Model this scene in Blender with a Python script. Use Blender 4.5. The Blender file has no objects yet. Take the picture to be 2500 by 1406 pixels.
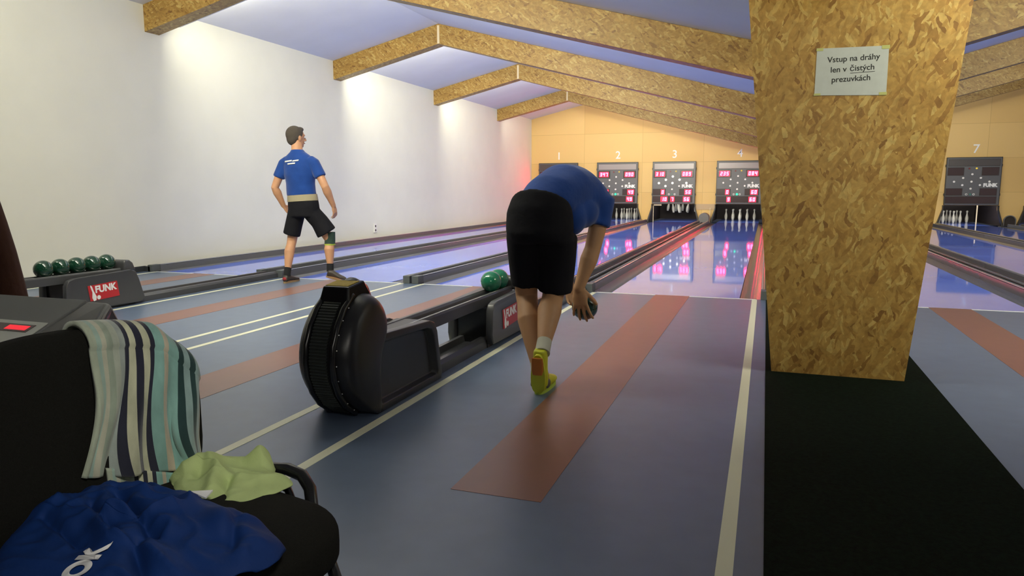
import bpy, math, random
import numpy as np
from mathutils import Vector, Matrix, noise

# ------------------------------------------------------------------ camera, world, exposure
S = bpy.context.scene
COL = S.collection
F_PX, YAW, PIT, ROL, CAM_H = 1745.4, 0.3397, 0.1367, -0.0017, 1.1195
cy, sy, cp, sp = math.cos(YAW), math.sin(YAW), math.cos(PIT), math.sin(PIT)
fw = Vector((-sy * cp, cy * cp, -sp)); rt = Vector((cy, sy, 0)); up = rt.cross(fw)
c_, s_ = math.cos(ROL), math.sin(ROL)
rt, up = c_ * rt + s_ * up, -s_ * rt + c_ * up
cam = bpy.data.cameras.new('camera'); cam.sensor_width = 36; cam.lens = F_PX * 36 / 2500
cam.clip_start = 0.05; cam.clip_end = 100
co = bpy.data.objects.new('camera', cam); COL.objects.link(co)
co.matrix_world = Matrix(((rt.x, up.x, -fw.x, 0), (rt.y, up.y, -fw.y, 0), (rt.z, up.z, -fw.z, CAM_H), (0, 0, 0, 1)))
S.camera = co
S.view_settings.view_transform = 'Standard'; S.view_settings.look = 'None'
S.view_settings.gamma = 1; S.view_settings.use_curve_mapping = False
S.view_settings.exposure = 0.0
W = bpy.data.worlds.new('world'); S.world = W; W.use_nodes = True
W.node_tree.nodes['Background'].inputs[0].default_value = (0.6, 0.65, 0.8, 1)
W.node_tree.nodes['Background'].inputs[1].default_value = 0.05

def area(name, loc, dirv, sx, sz, power, color, spread=180):
    l = bpy.data.lights.new(name, 'AREA'); l.shape = 'RECTANGLE'; l.size = sx; l.size_y = sz
    l.energy = power; l.color = color; l.spread = math.radians(spread)
    o = bpy.data.objects.new(name, l); COL.objects.link(o)
    o.location = loc; o.rotation_euler = Vector(dirv).to_track_quat('-Z', 'Y').to_euler()
    return o

# ------------------------------------------------------------------ hall measurements (metres, camera above the origin)
WL, WR, WF, YB, YF = -8.155, 8.96, -3.0, 25.248, 7.667
RIDGE, VALLEY, RIDGE2 = -5.87, 0.37, 6.61
FRAMES = [3.37, 7.947, 12.53, 17.073, 21.687]
BT = 0.25
def roof(x):                       # underside of the ceiling
    if x < RIDGE: return 3.635 + (x - WL) * (4.165 - 3.635) / (RIDGE - WL)
    if x < VALLEY: return 4.165 + (x - RIDGE) * (2.47 - 4.165) / (VALLEY - RIDGE)
    if x < RIDGE2: return 2.47 + (x - VALLEY) * (4.165 - 2.47) / (RIDGE2 - VALLEY)
    return 4.165 + (x - RIDGE2) * (3.62 - 4.165) / (WR - RIDGE2)
LANES = [-7.1165, -4.97, -3.017, -0.887, 1.69, 3.86, 5.84, 7.96]

# ceiling light strips fixed to the far face of every roof beam, shining towards the pins
TUBE = (1.0, 0.965, 0.76)
LAMPS = ((-7.0, 1.6, 36), (-2.9, 5.2, 185), (3.7, 4.4, 100))
for i, y in enumerate(FRAMES):
    for x, ln, p in LAMPS:
        sl = (roof(x + 0.01) - roof(x - 0.01)) / 0.02
        a_ = area('light_strip', (x, y + BT + 0.09, roof(x) - 0.29), (0, 1, -0.2), ln, 0.10, p * 1.04 * ((0.95, 0.85, 1.25, 1.1, 0.42) if x < -6 else (1.75, 1.6, 1.45, 1.05, 0.45))[i], TUBE)
        q = Vector((0, 0, -1)); zz = Vector((0, -1, 0.2)).normalized(); xx = Vector((1, 0, sl)); xx = (xx - zz * xx.dot(zz)).normalized(); yy = zz.cross(xx)
        a_.rotation_euler = Matrix((xx, yy, zz)).transposed().to_euler()
# dim lamp of the bar area behind the seats
area('light_bar', (0.6, -2.4, 2.2), (-0.05, 1, -0.06), 1.6, 0.5, 6.5, (1.0, 0.95, 0.84), 75)
area('light_towel_fill', (0.4, 0.0, 2.1), (-1.65, 1.15, -1.45), 0.3, 0.3, 2.4, (1.0, 0.95, 0.85), 55)  # added fill lamp, unseen, aimed at the towel to brighten it

# ------------------------------------------------------------------ materials
def nt(name):
    m = bpy.data.materials.new(name); m.use_nodes = True
    return m, m.node_tree.nodes, m.node_tree.links, m.node_tree.nodes['Principled BSDF']
def mat(name, col, rough=0.5, metal=0.0, spec=0.5, coat=0.0, var=0.0, scale=8.0, bump=0.0, bscale=60.0, sheen=0.0, sss=0.0):
    m, n, l, b = nt(name)
    b.inputs['Base Color'].default_value = (*col, 1); b.inputs['Roughness'].default_value = rough
    b.inputs['Metallic'].default_value = metal; b.inputs['Specular IOR Level'].default_value = spec
    b.inputs['Coat Weight'].default_value = coat; b.inputs['Coat Roughness'].default_value = 0.05
    b.inputs['Sheen Weight'].default_value = sheen
    if var or bump:
        tc = n.new('ShaderNodeTexCoord')
    if var:
        t = n.new('ShaderNodeTexNoise'); t.inputs['Scale'].default_value = scale; t.inputs['Detail'].default_value = 5
        l.new(tc.outputs['Object'], t.inputs['Vector'])
        r = n.new('ShaderNodeValToRGB')
        r.color_ramp.elements[0].position = 0.3; r.color_ramp.elements[1].position = 0.7
        r.color_ramp.elements[0].color = (*[c * (1 - var) for c in col], 1)
        r.color_ramp.elements[1].color = (*[min(1, c * (1 + var)) for c in col], 1)
        l.new(t.outputs['Fac'], r.inputs['Fac']); l.new(r.outputs['Color'], b.inputs['Base Color'])
    if bump:
        t2 = n.new('ShaderNodeTexNoise'); t2.inputs['Scale'].default_value = bscale; t2.inputs['Detail'].default_value = 4
        l.new(tc.outputs['Object'], t2.inputs['Vector'])
        bp = n.new('ShaderNodeBump'); bp.inputs['Strength'].default_value = bump; bp.inputs['Distance'].default_value = 0.01
        l.new(t2.outputs['Fac'], bp.inputs['Height']); l.new(bp.outputs['Normal'], b.inputs['Normal'])
    return m
def emis(name, col, strength, base=(0.02, 0.02, 0.02)):
    m, n, l, b = nt(name)
    b.inputs['Base Color'].default_value = (*base, 1)
    b.inputs['Emission Color'].default_value = (*col, 1); b.inputs['Emission Strength'].default_value = strength
    return m
def osb(name, rot=0.0, dark=1.0):
    m, n, l, b = nt(name)
    b.inputs['Roughness'].default_value = 0.45; b.inputs['Specular IOR Level'].default_value = 0.4
    tc = n.new('ShaderNodeTexCoord')
    wn = n.new('ShaderNodeTexNoise'); wn.inputs['Scale'].default_value = 9; wn.inputs['Detail'].default_value = 3
    l.new(tc.outputs['Object'], wn.inputs['Vector'])
    wv = n.new('ShaderNodeVectorMath'); wv.operation = 'SCALE'; wv.inputs['Scale'].default_value = 0.07
    l.new(wn.outputs['Color'], wv.inputs[0])
    wa = n.new('ShaderNodeVectorMath'); wa.operation = 'ADD'
    l.new(tc.outputs['Object'], wa.inputs[0]); l.new(wv.outputs[0], wa.inputs[1])
    layers = []
    for k, ang in enumerate((0.05, 0.55, -0.5)):
        mp = n.new('ShaderNodeMapping'); mp.vector_type = 'POINT'
        mp.inputs['Rotation'].default_value = (0, ang + rot, 0)
        mp.inputs['Location'].default_value = (k * 3.3, 0, k * 1.7)
        sc = n.new('ShaderNodeVectorMath'); sc.operation = 'MULTIPLY'
        sc.inputs[1].default_value = (44, 30, 11)
        l.new(wa.outputs[0], mp.inputs['Vector']); l.new(mp.outputs['Vector'], sc.inputs[0])
        v = n.new('ShaderNodeTexVoronoi'); v.inputs['Scale'].default_value = 1.0; v.inputs['Randomness'].default_value = 1
        l.new(sc.outputs[0], v.inputs['Vector'])
        sx = n.new('ShaderNodeSeparateColor'); l.new(v.outputs['Color'], sx.inputs[0])
        layers.append((sx, v))
    # choose a layer by the random value of the layers underneath
    cur = layers[0][0].outputs[0]
    for k in (1, 2):
        gt = n.new('ShaderNodeMath'); gt.operation = 'GREATER_THAN'; gt.inputs[1].default_value = 0.5
        l.new(layers[k][0].outputs[1], gt.inputs[0])
        mx = n.new('ShaderNodeMix'); mx.data_type = 'FLOAT'
        l.new(gt.outputs[0], mx.inputs[0]); l.new(cur, mx.inputs[2]); l.new(layers[k][0].outputs[0], mx.inputs[3])
        cur = mx.outputs[0]
    r = n.new('ShaderNodeValToRGB'); cr = r.color_ramp; cr.interpolation = 'LINEAR'
    stops = [(0.0, (0.20, 0.098, 0.022)), (0.08, (0.28, 0.150, 0.034)), (0.3, (0.345, 0.198, 0.046)), (0.6, (0.375, 0.222, 0.054)), (0.85, (0.42, 0.262, 0.070)), (0.98, (0.49, 0.34, 0.105))]
    cr.elements[0].position = stops[0][0]; cr.elements[0].color = (*[c * dark for c in stops[0][1]], 1)
    cr.elements[1].position = stops[-1][0]; cr.elements[1].color = (*[c * dark for c in stops[-1][1]], 1)
    for p_, c in stops[1:-1]:
        e = cr.elements.new(p_); e.color = (*[q * dark for q in c], 1)
    l.new(cur, r.inputs['Fac'])
    # fine grain and a few dark chips
    g = n.new('ShaderNodeTexNoise'); g.inputs['Scale'].default_value = 35; g.inputs['Detail'].default_value = 6
    l.new(wa.outputs[0], g.inputs['Vector'])
    gr = n.new('ShaderNodeMapRange'); gr.inputs[1].default_value = 0.3; gr.inputs[2].default_value = 0.75; gr.inputs[3].default_value = 0.78; gr.inputs[4].default_value = 1.15
    l.new(g.outputs['Fac'], gr.inputs[0])
    mm = n.new('ShaderNodeVectorMath'); mm.operation = 'SCALE'
    l.new(r.outputs['Color'], mm.inputs[0]); l.new(gr.outputs[0], mm.inputs['Scale'])
    l.new(mm.outputs[0], b.inputs['Base Color'])
    bp = n.new('ShaderNodeBump'); bp.inputs['Strength'].default_value = 0.25; bp.inputs['Distance'].default_value = 0.004
    l.new(cur, bp.inputs['Height']); l.new(bp.outputs['Normal'], b.inputs['Normal'])
    return m
def stripes(name, stops, rough=0.95, mottle=0.25):
    m, n, l, b = nt(name); b.inputs['Roughness'].default_value = rough; b.inputs['Sheen Weight'].default_value = 0.3
    uv = n.new('ShaderNodeTexCoord'); sx = n.new('ShaderNodeSeparateXYZ'); l.new(uv.outputs['UV'], sx.inputs[0])
    r = n.new('ShaderNodeValToRGB'); cr = r.color_ramp; cr.interpolation = 'CONSTANT'
    cr.elements[0].position = 0; cr.elements[0].color = (*stops[0][1], 1)
    cr.elements[1].position = stops[1][0]; cr.elements[1].color = (*stops[1][1], 1)
    for p_, c in stops[2:]:
        e = cr.elements.new(p_); e.color = (*c, 1)
    l.new(sx.outputs[0], r.inputs['Fac'])
    t = n.new('ShaderNodeTexNoise'); t.inputs['Scale'].default_value = 28; t.inputs['Detail'].default_value = 6
    mp = n.new('ShaderNodeMapping'); mp.inputs['Scale'].default_value = (1, 1, 0.35)
    l.new(uv.outputs['Object'], mp.inputs[0]); l.new(mp.outputs[0], t.inputs['Vector'])
    mr = n.new('ShaderNodeMapRange'); mr.inputs[1].default_value = 0.3; mr.inputs[2].default_value = 0.7
    mr.inputs[3].default_value = 1 - mottle; mr.inputs[4].default_value = 1 + mottle
    l.new(t.outputs['Fac'], mr.inputs[0])
    mm = n.new('ShaderNodeVectorMath'); mm.operation = 'SCALE'
    l.new(r.outputs['Color'], mm.inputs[0]); l.new(mr.outputs[0], mm.inputs['Scale']); l.new(mm.outputs[0], b.inputs['Base Color'])
    t2 = n.new('ShaderNodeTexNoise'); t2.inputs['Scale'].default_value = 800
    l.new(uv.outputs['Object'], t2.inputs['Vector'])
    bp = n.new('ShaderNodeBump'); bp.inputs['Strength'].default_value = 0.35; bp.inputs['Distance'].default_value = 0.003
    l.new(t2.outputs['Fac'], bp.inputs['Height']); l.new(bp.outputs['Normal'], b.inputs['Normal'])
    return m
def wallboard(name):
    m, n, l, b = nt(name); b.inputs['Roughness'].default_value = 0.6
    tc = n.new('ShaderNodeTexCoord'); mp = n.new('ShaderNodeMapping'); mp.inputs['Rotation'].default_value = (math.radians(90), 0, 0)
    l.new(tc.outputs['Object'], mp.inputs[0])
    br = n.new('ShaderNodeTexBrick'); br.offset = 0; br.inputs['Scale'].default_value = 1
    br.inputs['Brick Width'].default_value = 2.06; br.inputs['Row Height'].default_value = 1.02
    br.inputs['Mortar Size'].default_value = 0.006; br.inputs['Mortar Smooth'].default_value = 0.3
    br.inputs['Color1'].default_value = (0.68, 0.44, 0.155, 1); br.inputs['Color2'].default_value = (0.74, 0.50, 0.19, 1)
    br.inputs['Mortar'].default_value = (0.52, 0.33, 0.11, 1)
    l.new(mp.outputs[0], br.inputs['Vector'])
    l.new(br.outputs['Color'], b.inputs['Base Color'])
    return m
def weave(name, col, sc=900):
    return mat(name, col, 0.95, bump=0.5, bscale=sc, var=0.25, scale=400, spec=0.15)

M = dict(
    wall=mat('wall_paint', (0.73, 0.72, 0.63), 0.7, var=0.02, scale=2, bump=0.05, bscale=150),
    ceil=mat('ceiling_paint', (0.66, 0.67, 0.71), 0.75, var=0.03, scale=1.5),
    osb=osb('chipboard', dark=1.38), osb_flat=osb('chipboard_beam', rot=math.radians(75)),
    yellow=wallboard('plywood_wall'),
    floor=mat('blue_linoleum', (0.110, 0.155, 0.245), 0.34, spec=1.0, var=0.06, scale=9),
    plank=mat('red_brown_linoleum', (0.235, 0.095, 0.062), 0.34, spec=1.0, var=0.04, scale=10),
    line=mat('cream_tape', (0.80, 0.80, 0.60), 0.45),
    foul=mat('white_strip', (0.92, 0.93, 0.95), 0.35),
    carpet=mat('dark_green_carpet', (0.003, 0.008, 0.004), 0.98, spec=0.1, var=0.5, scale=60, bump=0.8, bscale=400),
    lane=mat('blue_lane_plate', (0.15, 0.26, 1.0), 0.035, spec=0.9, var=0.04, scale=3),
    gutter=mat('grey_gutter', (0.13, 0.135, 0.145), 0.25, metal=0.15, spec=0.6),
    ridge=mat('black_ridge', (0.035, 0.038, 0.042), 0.3, spec=0.5),
    edge=mat('pale_edge_trim', (0.62, 0.62, 0.60), 0.25, metal=0.6),
    cap=mat('grey_end_cap', (0.085, 0.095, 0.10), 0.45),
    plastic=mat('black_plastic', (0.018, 0.018, 0.021), 0.34, spec=0.5, var=0.1, scale=5),
    rack=mat('charcoal_plastic', (0.060, 0.061, 0.066), 0.33, spec=0.5),
    rubber=mat('belt_rubber', (0.03, 0.036, 0.033), 0.6),
    pad=mat('yellow_pad', (0.42, 0.30, 0.02), 0.7, var=0.15, scale=30),
    screw=mat('screw_metal', (0.7, 0.7, 0.7), 0.25, metal=1),
    badge=mat('red_badge', (0.50, 0.025, 0.03), 0.35),
    white=mat('white_print', (0.85, 0.85, 0.85), 0.5),
    ball=mat('dark_green_ball', (0.006, 0.042, 0.022), 0.12, spec=0.6, coat=0.5),
    ballg=mat('green_ball', (0.012, 0.16, 0.085), 0.16, spec=0.6, coat=0.4),
    ballk=mat('held_ball', (0.01, 0.035, 0.03), 0.16, spec=0.6, coat=0.4),
    pin=mat('ivory_pin', (0.80, 0.77, 0.64), 0.28, coat=0.4),
    board=mat('board_grey', (0.105, 0.105, 0.115), 0.35, spec=0.5),
    boardk=mat('board_edge_black', (0.025, 0.022, 0.022), 0.4),
    panel=mat('board_top_panel', (0.30, 0.26, 0.26), 0.25, spec=0.6),
    paneld=mat('board_top_panel_dark', (0.07, 0.06, 0.06), 0.3),
    window=mat('display_window', (0.05, 0.028, 0.03), 0.2),
    pit=mat('pit_dark', (0.022, 0.014, 0.013), 0.7),
    pitgrey=mat('tunnel_grey', (0.14, 0.135, 0.14), 0.5),
    cream=mat('cream_joint_lit_edge', (0.72, 0.60, 0.40), 0.5),
    lampw=mat('pin_lamp_white', (0.85, 0.82, 0.80), 0.4),
    fabric=weave('black_upholstery', (0.011, 0.011, 0.009)),
    tube=mat('black_tube', (0.010, 0.010, 0.011), 0.25, spec=0.6),
    paper=mat('paper', (0.62, 0.66, 0.62), 0.7, var=0.04, scale=20),
    ink=mat('ink', (0.02, 0.02, 0.02), 0.6), tape=mat('yellowed_tape', (0.58, 0.60, 0.20), 0.4),
    shirt=mat('blue_jersey', (0.011, 0.056, 0.27), 0.75, var=0.10, scale=10, bump=0.9, bscale=9, spec=0.2, sheen=0.2),
    heap=mat('royal_blue_cloth', (0.003, 0.026, 0.135), 0.7, var=0.1, scale=9, spec=0.25, bump=0.12, bscale=500),
    lime=mat('pale_green_cloth', (0.43, 0.53, 0.22), 0.85, var=0.08, scale=20, bump=0.15, bscale=300),
    shorts=mat('black_shorts', (0.010, 0.010, 0.014), 0.8, bump=0.9, bscale=8, spec=0.2),
    khaki=mat('khaki_shirt', (0.36, 0.31, 0.20), 0.8),
    skin=mat('skin', (0.60, 0.31, 0.17), 0.55, var=0.06, scale=12),
    skin2=mat('skin_tanned', (0.48, 0.26, 0.13), 0.55, var=0.06, scale=12),
    hair=mat('short_brown_hair', (0.075, 0.06, 0.047), 0.8, bump=0.8, bscale=120),
    sock=mat('black_sock', (0.012, 0.012, 0.015), 0.9), sockw=mat('grey_sock', (0.50, 0.50, 0.42), 0.9),
    shoe=mat('dark_brown_shoe', (0.045, 0.035, 0.028), 0.5), sole=mat('tan_sole', (0.30, 0.20, 0.10), 0.7),
    shoey=mat('yellow_trainer', (0.62, 0.64, 0.03), 0.5), soleo=mat('orange_sole', (0.60, 0.20, 0.03), 0.6),
    grey=mat('grey_overlay', (0.10, 0.10, 0.09), 0.6), red=mat('red_patch', (0.35, 0.03, 0.04), 0.6),
    brace=mat('dark_green_knit', (0.03, 0.06, 0.045), 0.9, var=0.3, scale=90), limeband=mat('lime_band', (0.40, 0.52, 0.06), 0.8),
    coat=mat('dark_brown_coat', (0.055, 0.022, 0.013), 0.85, bump=0.3, bscale=20, spec=0.2),
    eye=mat('eye_white', (0.8, 0.8, 0.78), 0.2), iris=mat('dark_iris', (0.02, 0.015, 0.01), 0.2), lip=mat('lip', (0.40, 0.15, 0.11), 0.5),
    console=mat('console_grey', (0.20, 0.205, 0.20), 0.55), keypad=mat('keypad_white', (0.72, 0.74, 0.66), 0.45),
    socket=mat('socket_white', (0.78, 0.77, 0.72), 0.4),
    led=emis('red_led', (1.0, 0.014, 0.055), 70.0), led_halo=emis('red_led_halo', (1.0, 0.007, 0.022), 5.5, (0.05, 0, 0)),  # second one glows as the painted halo of the digits
    leddim=mat('led_off', (0.05, 0.012, 0.012), 0.3),
    green_on=emis('green_lamp', (0.01, 1.0, 0.45), 1.6), green_off=mat('green_lamp_off', (0.03, 0.22, 0.16), 0.4),
    white_on=emis('white_lamp', (1.0, 0.93, 0.8), 2.2), yellow_on=emis('yellow_lamp', (0.9, 0.62, 0.05), 0.8), red_off=mat('red_lamp_off', (0.16, 0.01, 0.015), 0.35),
    contact=emis('red_contact_lamp', (1.0, 0.02, 0.04), 0.9),
)

# ------------------------------------------------------------------ mesh helpers
LOC = {}
def tag(o, label=None, cat=None, group=None, kind=None):
    if label: o['label'] = label
    if cat: o['category'] = cat
    if group: o['group'] = group
    if kind: o['kind'] = kind
    return o
def thing(name, label, cat, loc=(0, 0, 0), group=None):
    o = bpy.data.objects.new(name, None); COL.objects.link(o); o.location = loc; o.empty_display_size = 0.1
    LOC[o.name] = Vector(loc); return tag(o, label, cat, group)
class MB:
    def __init__(s): s.v = []; s.f = []; s.uv = None
    def add(s, vs, fs):
        k = len(s.v); s.v += [tuple(v) for v in vs]; s.f += [tuple(i + k for i in f) for f in fs]; return s
    def box(s, x0, x1, y0, y1, z0, z1):
        vs = [(x, y, z) for x in (x0, x1) for y in (y0, y1) for z in (z0, z1)]
        return s.add(vs, [(0, 1, 3, 2), (4, 6, 7, 5), (0, 4, 5, 1), (2, 3, 7, 6), (0, 2, 6, 4), (1, 5, 7, 3)])
    def hexa(s, pts): # 8 points: bottom ring 4 (ccw), top ring 4
        return s.add(pts, [(3, 2, 1, 0), (4, 5, 6, 7), (0, 1, 5, 4), (1, 2, 6, 5), (2, 3, 7, 6), (3, 0, 4, 7)])
    def prism(s, poly, fn0, fn1):
        n = len(poly); vs = [fn0(p) for p in poly] + [fn1(p) for p in poly]
        fs = [tuple(range(n))[::-1], tuple(range(n, 2 * n))] + [(i, (i + 1) % n, n + (i + 1) % n, n + i) for i in range(n)]
        return s.add(vs, fs)
    def px(s, poly, x0, x1): return s.prism(poly, lambda p: (x0, p[0], p[1]), lambda p: (x1, p[0], p[1]))
    def py(s, poly, y0, y1): return s.prism(poly, lambda p: (p[0], y0, p[1]), lambda p: (p[0], y1, p[1]))
    def pz(s, poly, z0, z1): return s.prism(poly, lambda p: (p[0], p[1], z0), lambda p: (p[0], p[1], z1))
    def rings(s, rings, cap=True, closed=True):
        n = len(rings[0]); k = len(s.v)
        for r in rings: s.v += [tuple(p) for p in r]
        for i in range(len(rings) - 1):
            for j in range(n if closed else n - 1):
                a = k + i * n + j; b = k + i * n + (j + 1) % n
                s.f.append((a, b, b + n, a + n))
        if cap:
            s.f.append(tuple(k + j for j in range(n))[::-1]); s.f.append(tuple(k + (len(rings) - 1) * n + j for j in range(n)))
        return s
    def tube(s, path, rad, n=14, flat=None, endcap=True):
        path = [Vector(p) for p in path]; m = len(path)
        if not hasattr(rad, '__len__'): rad = [rad] * m
        tans = [(path[min(i + 1, m - 1)] - path[max(i - 1, 0)]).normalized() for i in range(m)]
        t = tans[0]; ref = Vector((0, 0, 1)) if abs(t.z) < 0.8 else Vector((0, 1, 0))
        u = t.cross(ref).normalized(); rg = []
        for i in range(m):
            t = tans[i]; u = (u - t * u.dot(t)).normalized(); w = t.cross(u)
            if endcap and i == 0:
                for a in (0.3, 0.62, 0.88):
                    c = path[0] - t * rad[0] * math.sqrt(1 - a * a); rg.append([c + (u * math.cos(q) + w * math.sin(q)) * rad[0] * a for q in [2 * math.pi * j / n for j in range(n)]])
            rg.append([path[i] + (u * math.cos(q) + w * math.sin(q)) * rad[i] for q in [2 * math.pi * j / n for j in range(n)]])
            if endcap and i == m - 1:
                for a in (0.88, 0.62, 0.3):
                    c = path[i] + t * rad[i] * math.sqrt(1 - a * a); rg.append([c + (u * math.cos(q) + w * math.sin(q)) * rad[i] * a for q in [2 * math.pi * j / n for j in range(n)]])
        return s.rings(rg)
    def loft(s, secs, n=24, e=1.0):     # (centre, half vector a, half vector b)
        rg = []
        for c, a, b in secs:
            c, a, b = Vector(c), Vector(a), Vector(b); r = []
            for j in range(n):
                q = 2 * math.pi * j / n; cq, sq = math.cos(q), math.sin(q)
                r.append(c + a * (abs(cq) ** e) * (1 if cq >= 0 else -1) + b * (abs(sq) ** e) * (1 if sq >= 0 else -1))
            rg.append(r)
        return s.rings(rg)
    def ell(s, c, rx, ry, rz, n=20, m=14, e=1.0, mtx=None):
        c = Vector(c); vs = []
        def pw(v): return (abs(v) ** e) * (1 if v >= 0 else -1)
        rg = []
        for i in range(1, m):
            th = math.pi * i / m - math.pi / 2
            rg.append([(pw(math.cos(th)) * pw(math.cos(2 * math.pi * j / n)) * rx, pw(math.cos(th)) * pw(math.sin(2 * math.pi * j / n)) * ry, pw(math.sin(th)) * rz) for j in range(n)])
        k = len(s.v); pts = [p for r in rg for p in r] + [(0, 0, -rz), (0, 0, rz)]
        for p in pts:
            q = Vector(p)
            if mtx is not None: q = mtx @ q
            s.v.append(tuple(q + c))
        for i in range(m - 2):
            for j in range(n):
                a = k + i * n + j; b = k + i * n + (j + 1) % n; s.f.append((a, b, b + n, a + n))
        bt, tp = k + (m - 1) * n, k + (m - 1) * n + 1
        for j in range(n):
            s.f.append((bt, k + (j + 1) % n, k + j)); s.f.append((tp, k + (m - 2) * n + j, k + (m - 2) * n + (j + 1) % n))
        return s
    def lathe(s, prof, c=(0, 0, 0), n=24):   # (r, z)
        rg = [[(c[0] + r * math.cos(2 * math.pi * j / n), c[1] + r * math.sin(2 * math.pi * j / n), c[2] + z) for j in range(n)] for r, z in prof]
        return s.rings(rg)
    def build(s, name, m, parent=None, smooth=False, bevel=0, loc=None, remesh=0, smit=6, seg=2, solid=0, sub=0, uvs=None):
        base = Vector(loc) if loc is not None else (LOC[parent.name] if parent else Vector((0, 0, 0)))
        me = bpy.data.meshes.new(name)
        me.from_pydata([tuple(Vector(v) - base) for v in s.v], [], s.f); me.validate(); me.update()
        if uvs is not None:
            ul = me.uv_layers.new(name='UVMap')
            for lp in me.loops: ul.data[lp.index].uv = uvs[lp.vertex_index]
        o = bpy.data.objects.new(name, me); COL.objects.link(o)
        if parent is None: o.location = base
        else: o.parent = parent
        LOC[o.name] = base
        me.materials.append(M[m] if isinstance(m, str) else m)
        bpy_fix_normals(me)
        if bevel:
            b = o.modifiers.new('b', 'BEVEL'); b.width = bevel; b.segments = seg; b.limit_method = 'ANGLE'; b.angle_limit = math.radians(35)
        if solid:
            q = o.modifiers.new('s', 'SOLIDIFY'); q.thickness = solid; q.offset = 0
        if sub:
            q = o.modifiers.new('u', 'SUBSURF'); q.levels = sub; q.render_levels = sub
        if remesh:
            r = o.modifiers.new('r', 'REMESH'); r.mode = 'VOXEL'; r.voxel_size = remesh; r.use_smooth_shade = True
            q = o.modifiers.new('m', 'SMOOTH'); q.iterations = smit; q.factor = 0.5
        if remesh or bevel or solid or sub:
            bpy.context.view_layer.update(); dg = bpy.context.evaluated_depsgraph_get()
            nm = bpy.data.meshes.new_from_object(o.evaluated_get(dg)); o.modifiers.clear(); o.data = nm; nm.name = name
        if smooth or remesh:
            o.data.polygons.foreach_set('use_smooth', [True] * len(o.data.polygons))
            if smooth == 'auto':
                try: o.data.set_sharp_from_angle(angle=math.radians(40))
                except Exception: pass
        return o
import bmesh
def bpy_fix_normals(me):
    bm = bmesh.new(); bm.from_mesh(me); bmesh.ops.recalc_face_normals(bm, faces=bm.faces); bm.to_mesh(me); bm.free()
def struct(name, mb, m, **k):
    o = mb.build(name, m, **k); o['kind'] = 'structure'; return o
def text(name, s, size, m, mtx, parent, bold=0.0, ext=0.001, shear=0.0, align='CENTER', warp=None):
    cu = bpy.data.curves.new(name, 'FONT'); cu.body = s; cu.size = size; cu.extrude = ext; cu.offset = bold; cu.shear = shear
    cu.align_x = align; cu.align_y = 'CENTER'
    t = bpy.data.objects.new(name, cu); COL.objects.link(t); bpy.context.view_layer.update()
    me = bpy.data.meshes.new_from_object(t.evaluated_get(bpy.context.evaluated_depsgraph_get()))
    bpy.data.objects.remove(t); bpy.data.curves.remove(cu)
    if warp:
        bm = bmesh.new(); bm.from_mesh(me); bmesh.ops.triangulate(bm, faces=bm.faces)
        for _ in range(3): bmesh.ops.subdivide_edges(bm, edges=[e for e in bm.edges if e.calc_length() > 0.005], cuts=1)
        bm.to_mesh(me); bm.free()
    base = LOC[parent.name]
    for v in me.vertices:
        p = mtx @ v.co
        if warp: p = warp(p)
        v.co = p - base
    me.materials.clear(); me.materials.append(M[m])
    o = bpy.data.objects.new(name, me); COL.objects.link(o); o.parent = parent; LOC[o.name] = base
    return o
def copy_tree(o, parent=None):
    c = o.copy(); COL.objects.link(c); LOC[c.name] = LOC.get(o.name, Vector((0, 0, 0)))
    if parent: c.parent = parent
    for ch in list(o.children): copy_tree(ch, c)
    return c
def frame_mtx(origin, xdir, ydir):
    x = Vector(xdir).normalized(); y = Vector(ydir).normalized(); z = x.cross(y).normalized(); y = z.cross(x)
    return Matrix(((x.x, y.x, z.x, origin[0]), (x.y, y.y, z.y, origin[1]), (x.z, y.z, z.z, origin[2]), (0, 0, 0, 1)))

# ------------------------------------------------------------------ room shell
f = MB().box(WL, WR, WF, YF, -0.2, 0.0).box(WL, WR, YF, 28.6, -0.3, -0.12)
struct('floor', f, 'floor')
struct('wall_left', MB().box(WL - 0.2, WL, WF, 28.6, -0.3, 3.75), 'wall')
struct('wall_right', MB().box(WR, WR + 0.2, WF, 28.6, -0.3, 3.75), 'wall')
gable = [(WL, -0.2), (WR, -0.2), (WR, roof(WR)), (RIDGE2, roof(RIDGE2)), (VALLEY, roof(VALLEY)), (RIDGE, roof(RIDGE)), (WL, roof(WL))]
struct('wall_front', MB().py(gable, WF - 0.2, WF), mat('dark_panelling', (0.10, 0.085, 0.07), 0.6))
c = MB()
for a, b in ((WL, RIDGE), (RIDGE, VALLEY), (VALLEY, RIDGE2), (RIDGE2, WR)):
    za, zb = roof(a), roof(b)
    c.py([(a, za), (b, zb), (b, zb + 0.15), (a, za + 0.15)], WF, 28.6)
struct('ceiling', c, 'ceil')
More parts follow.
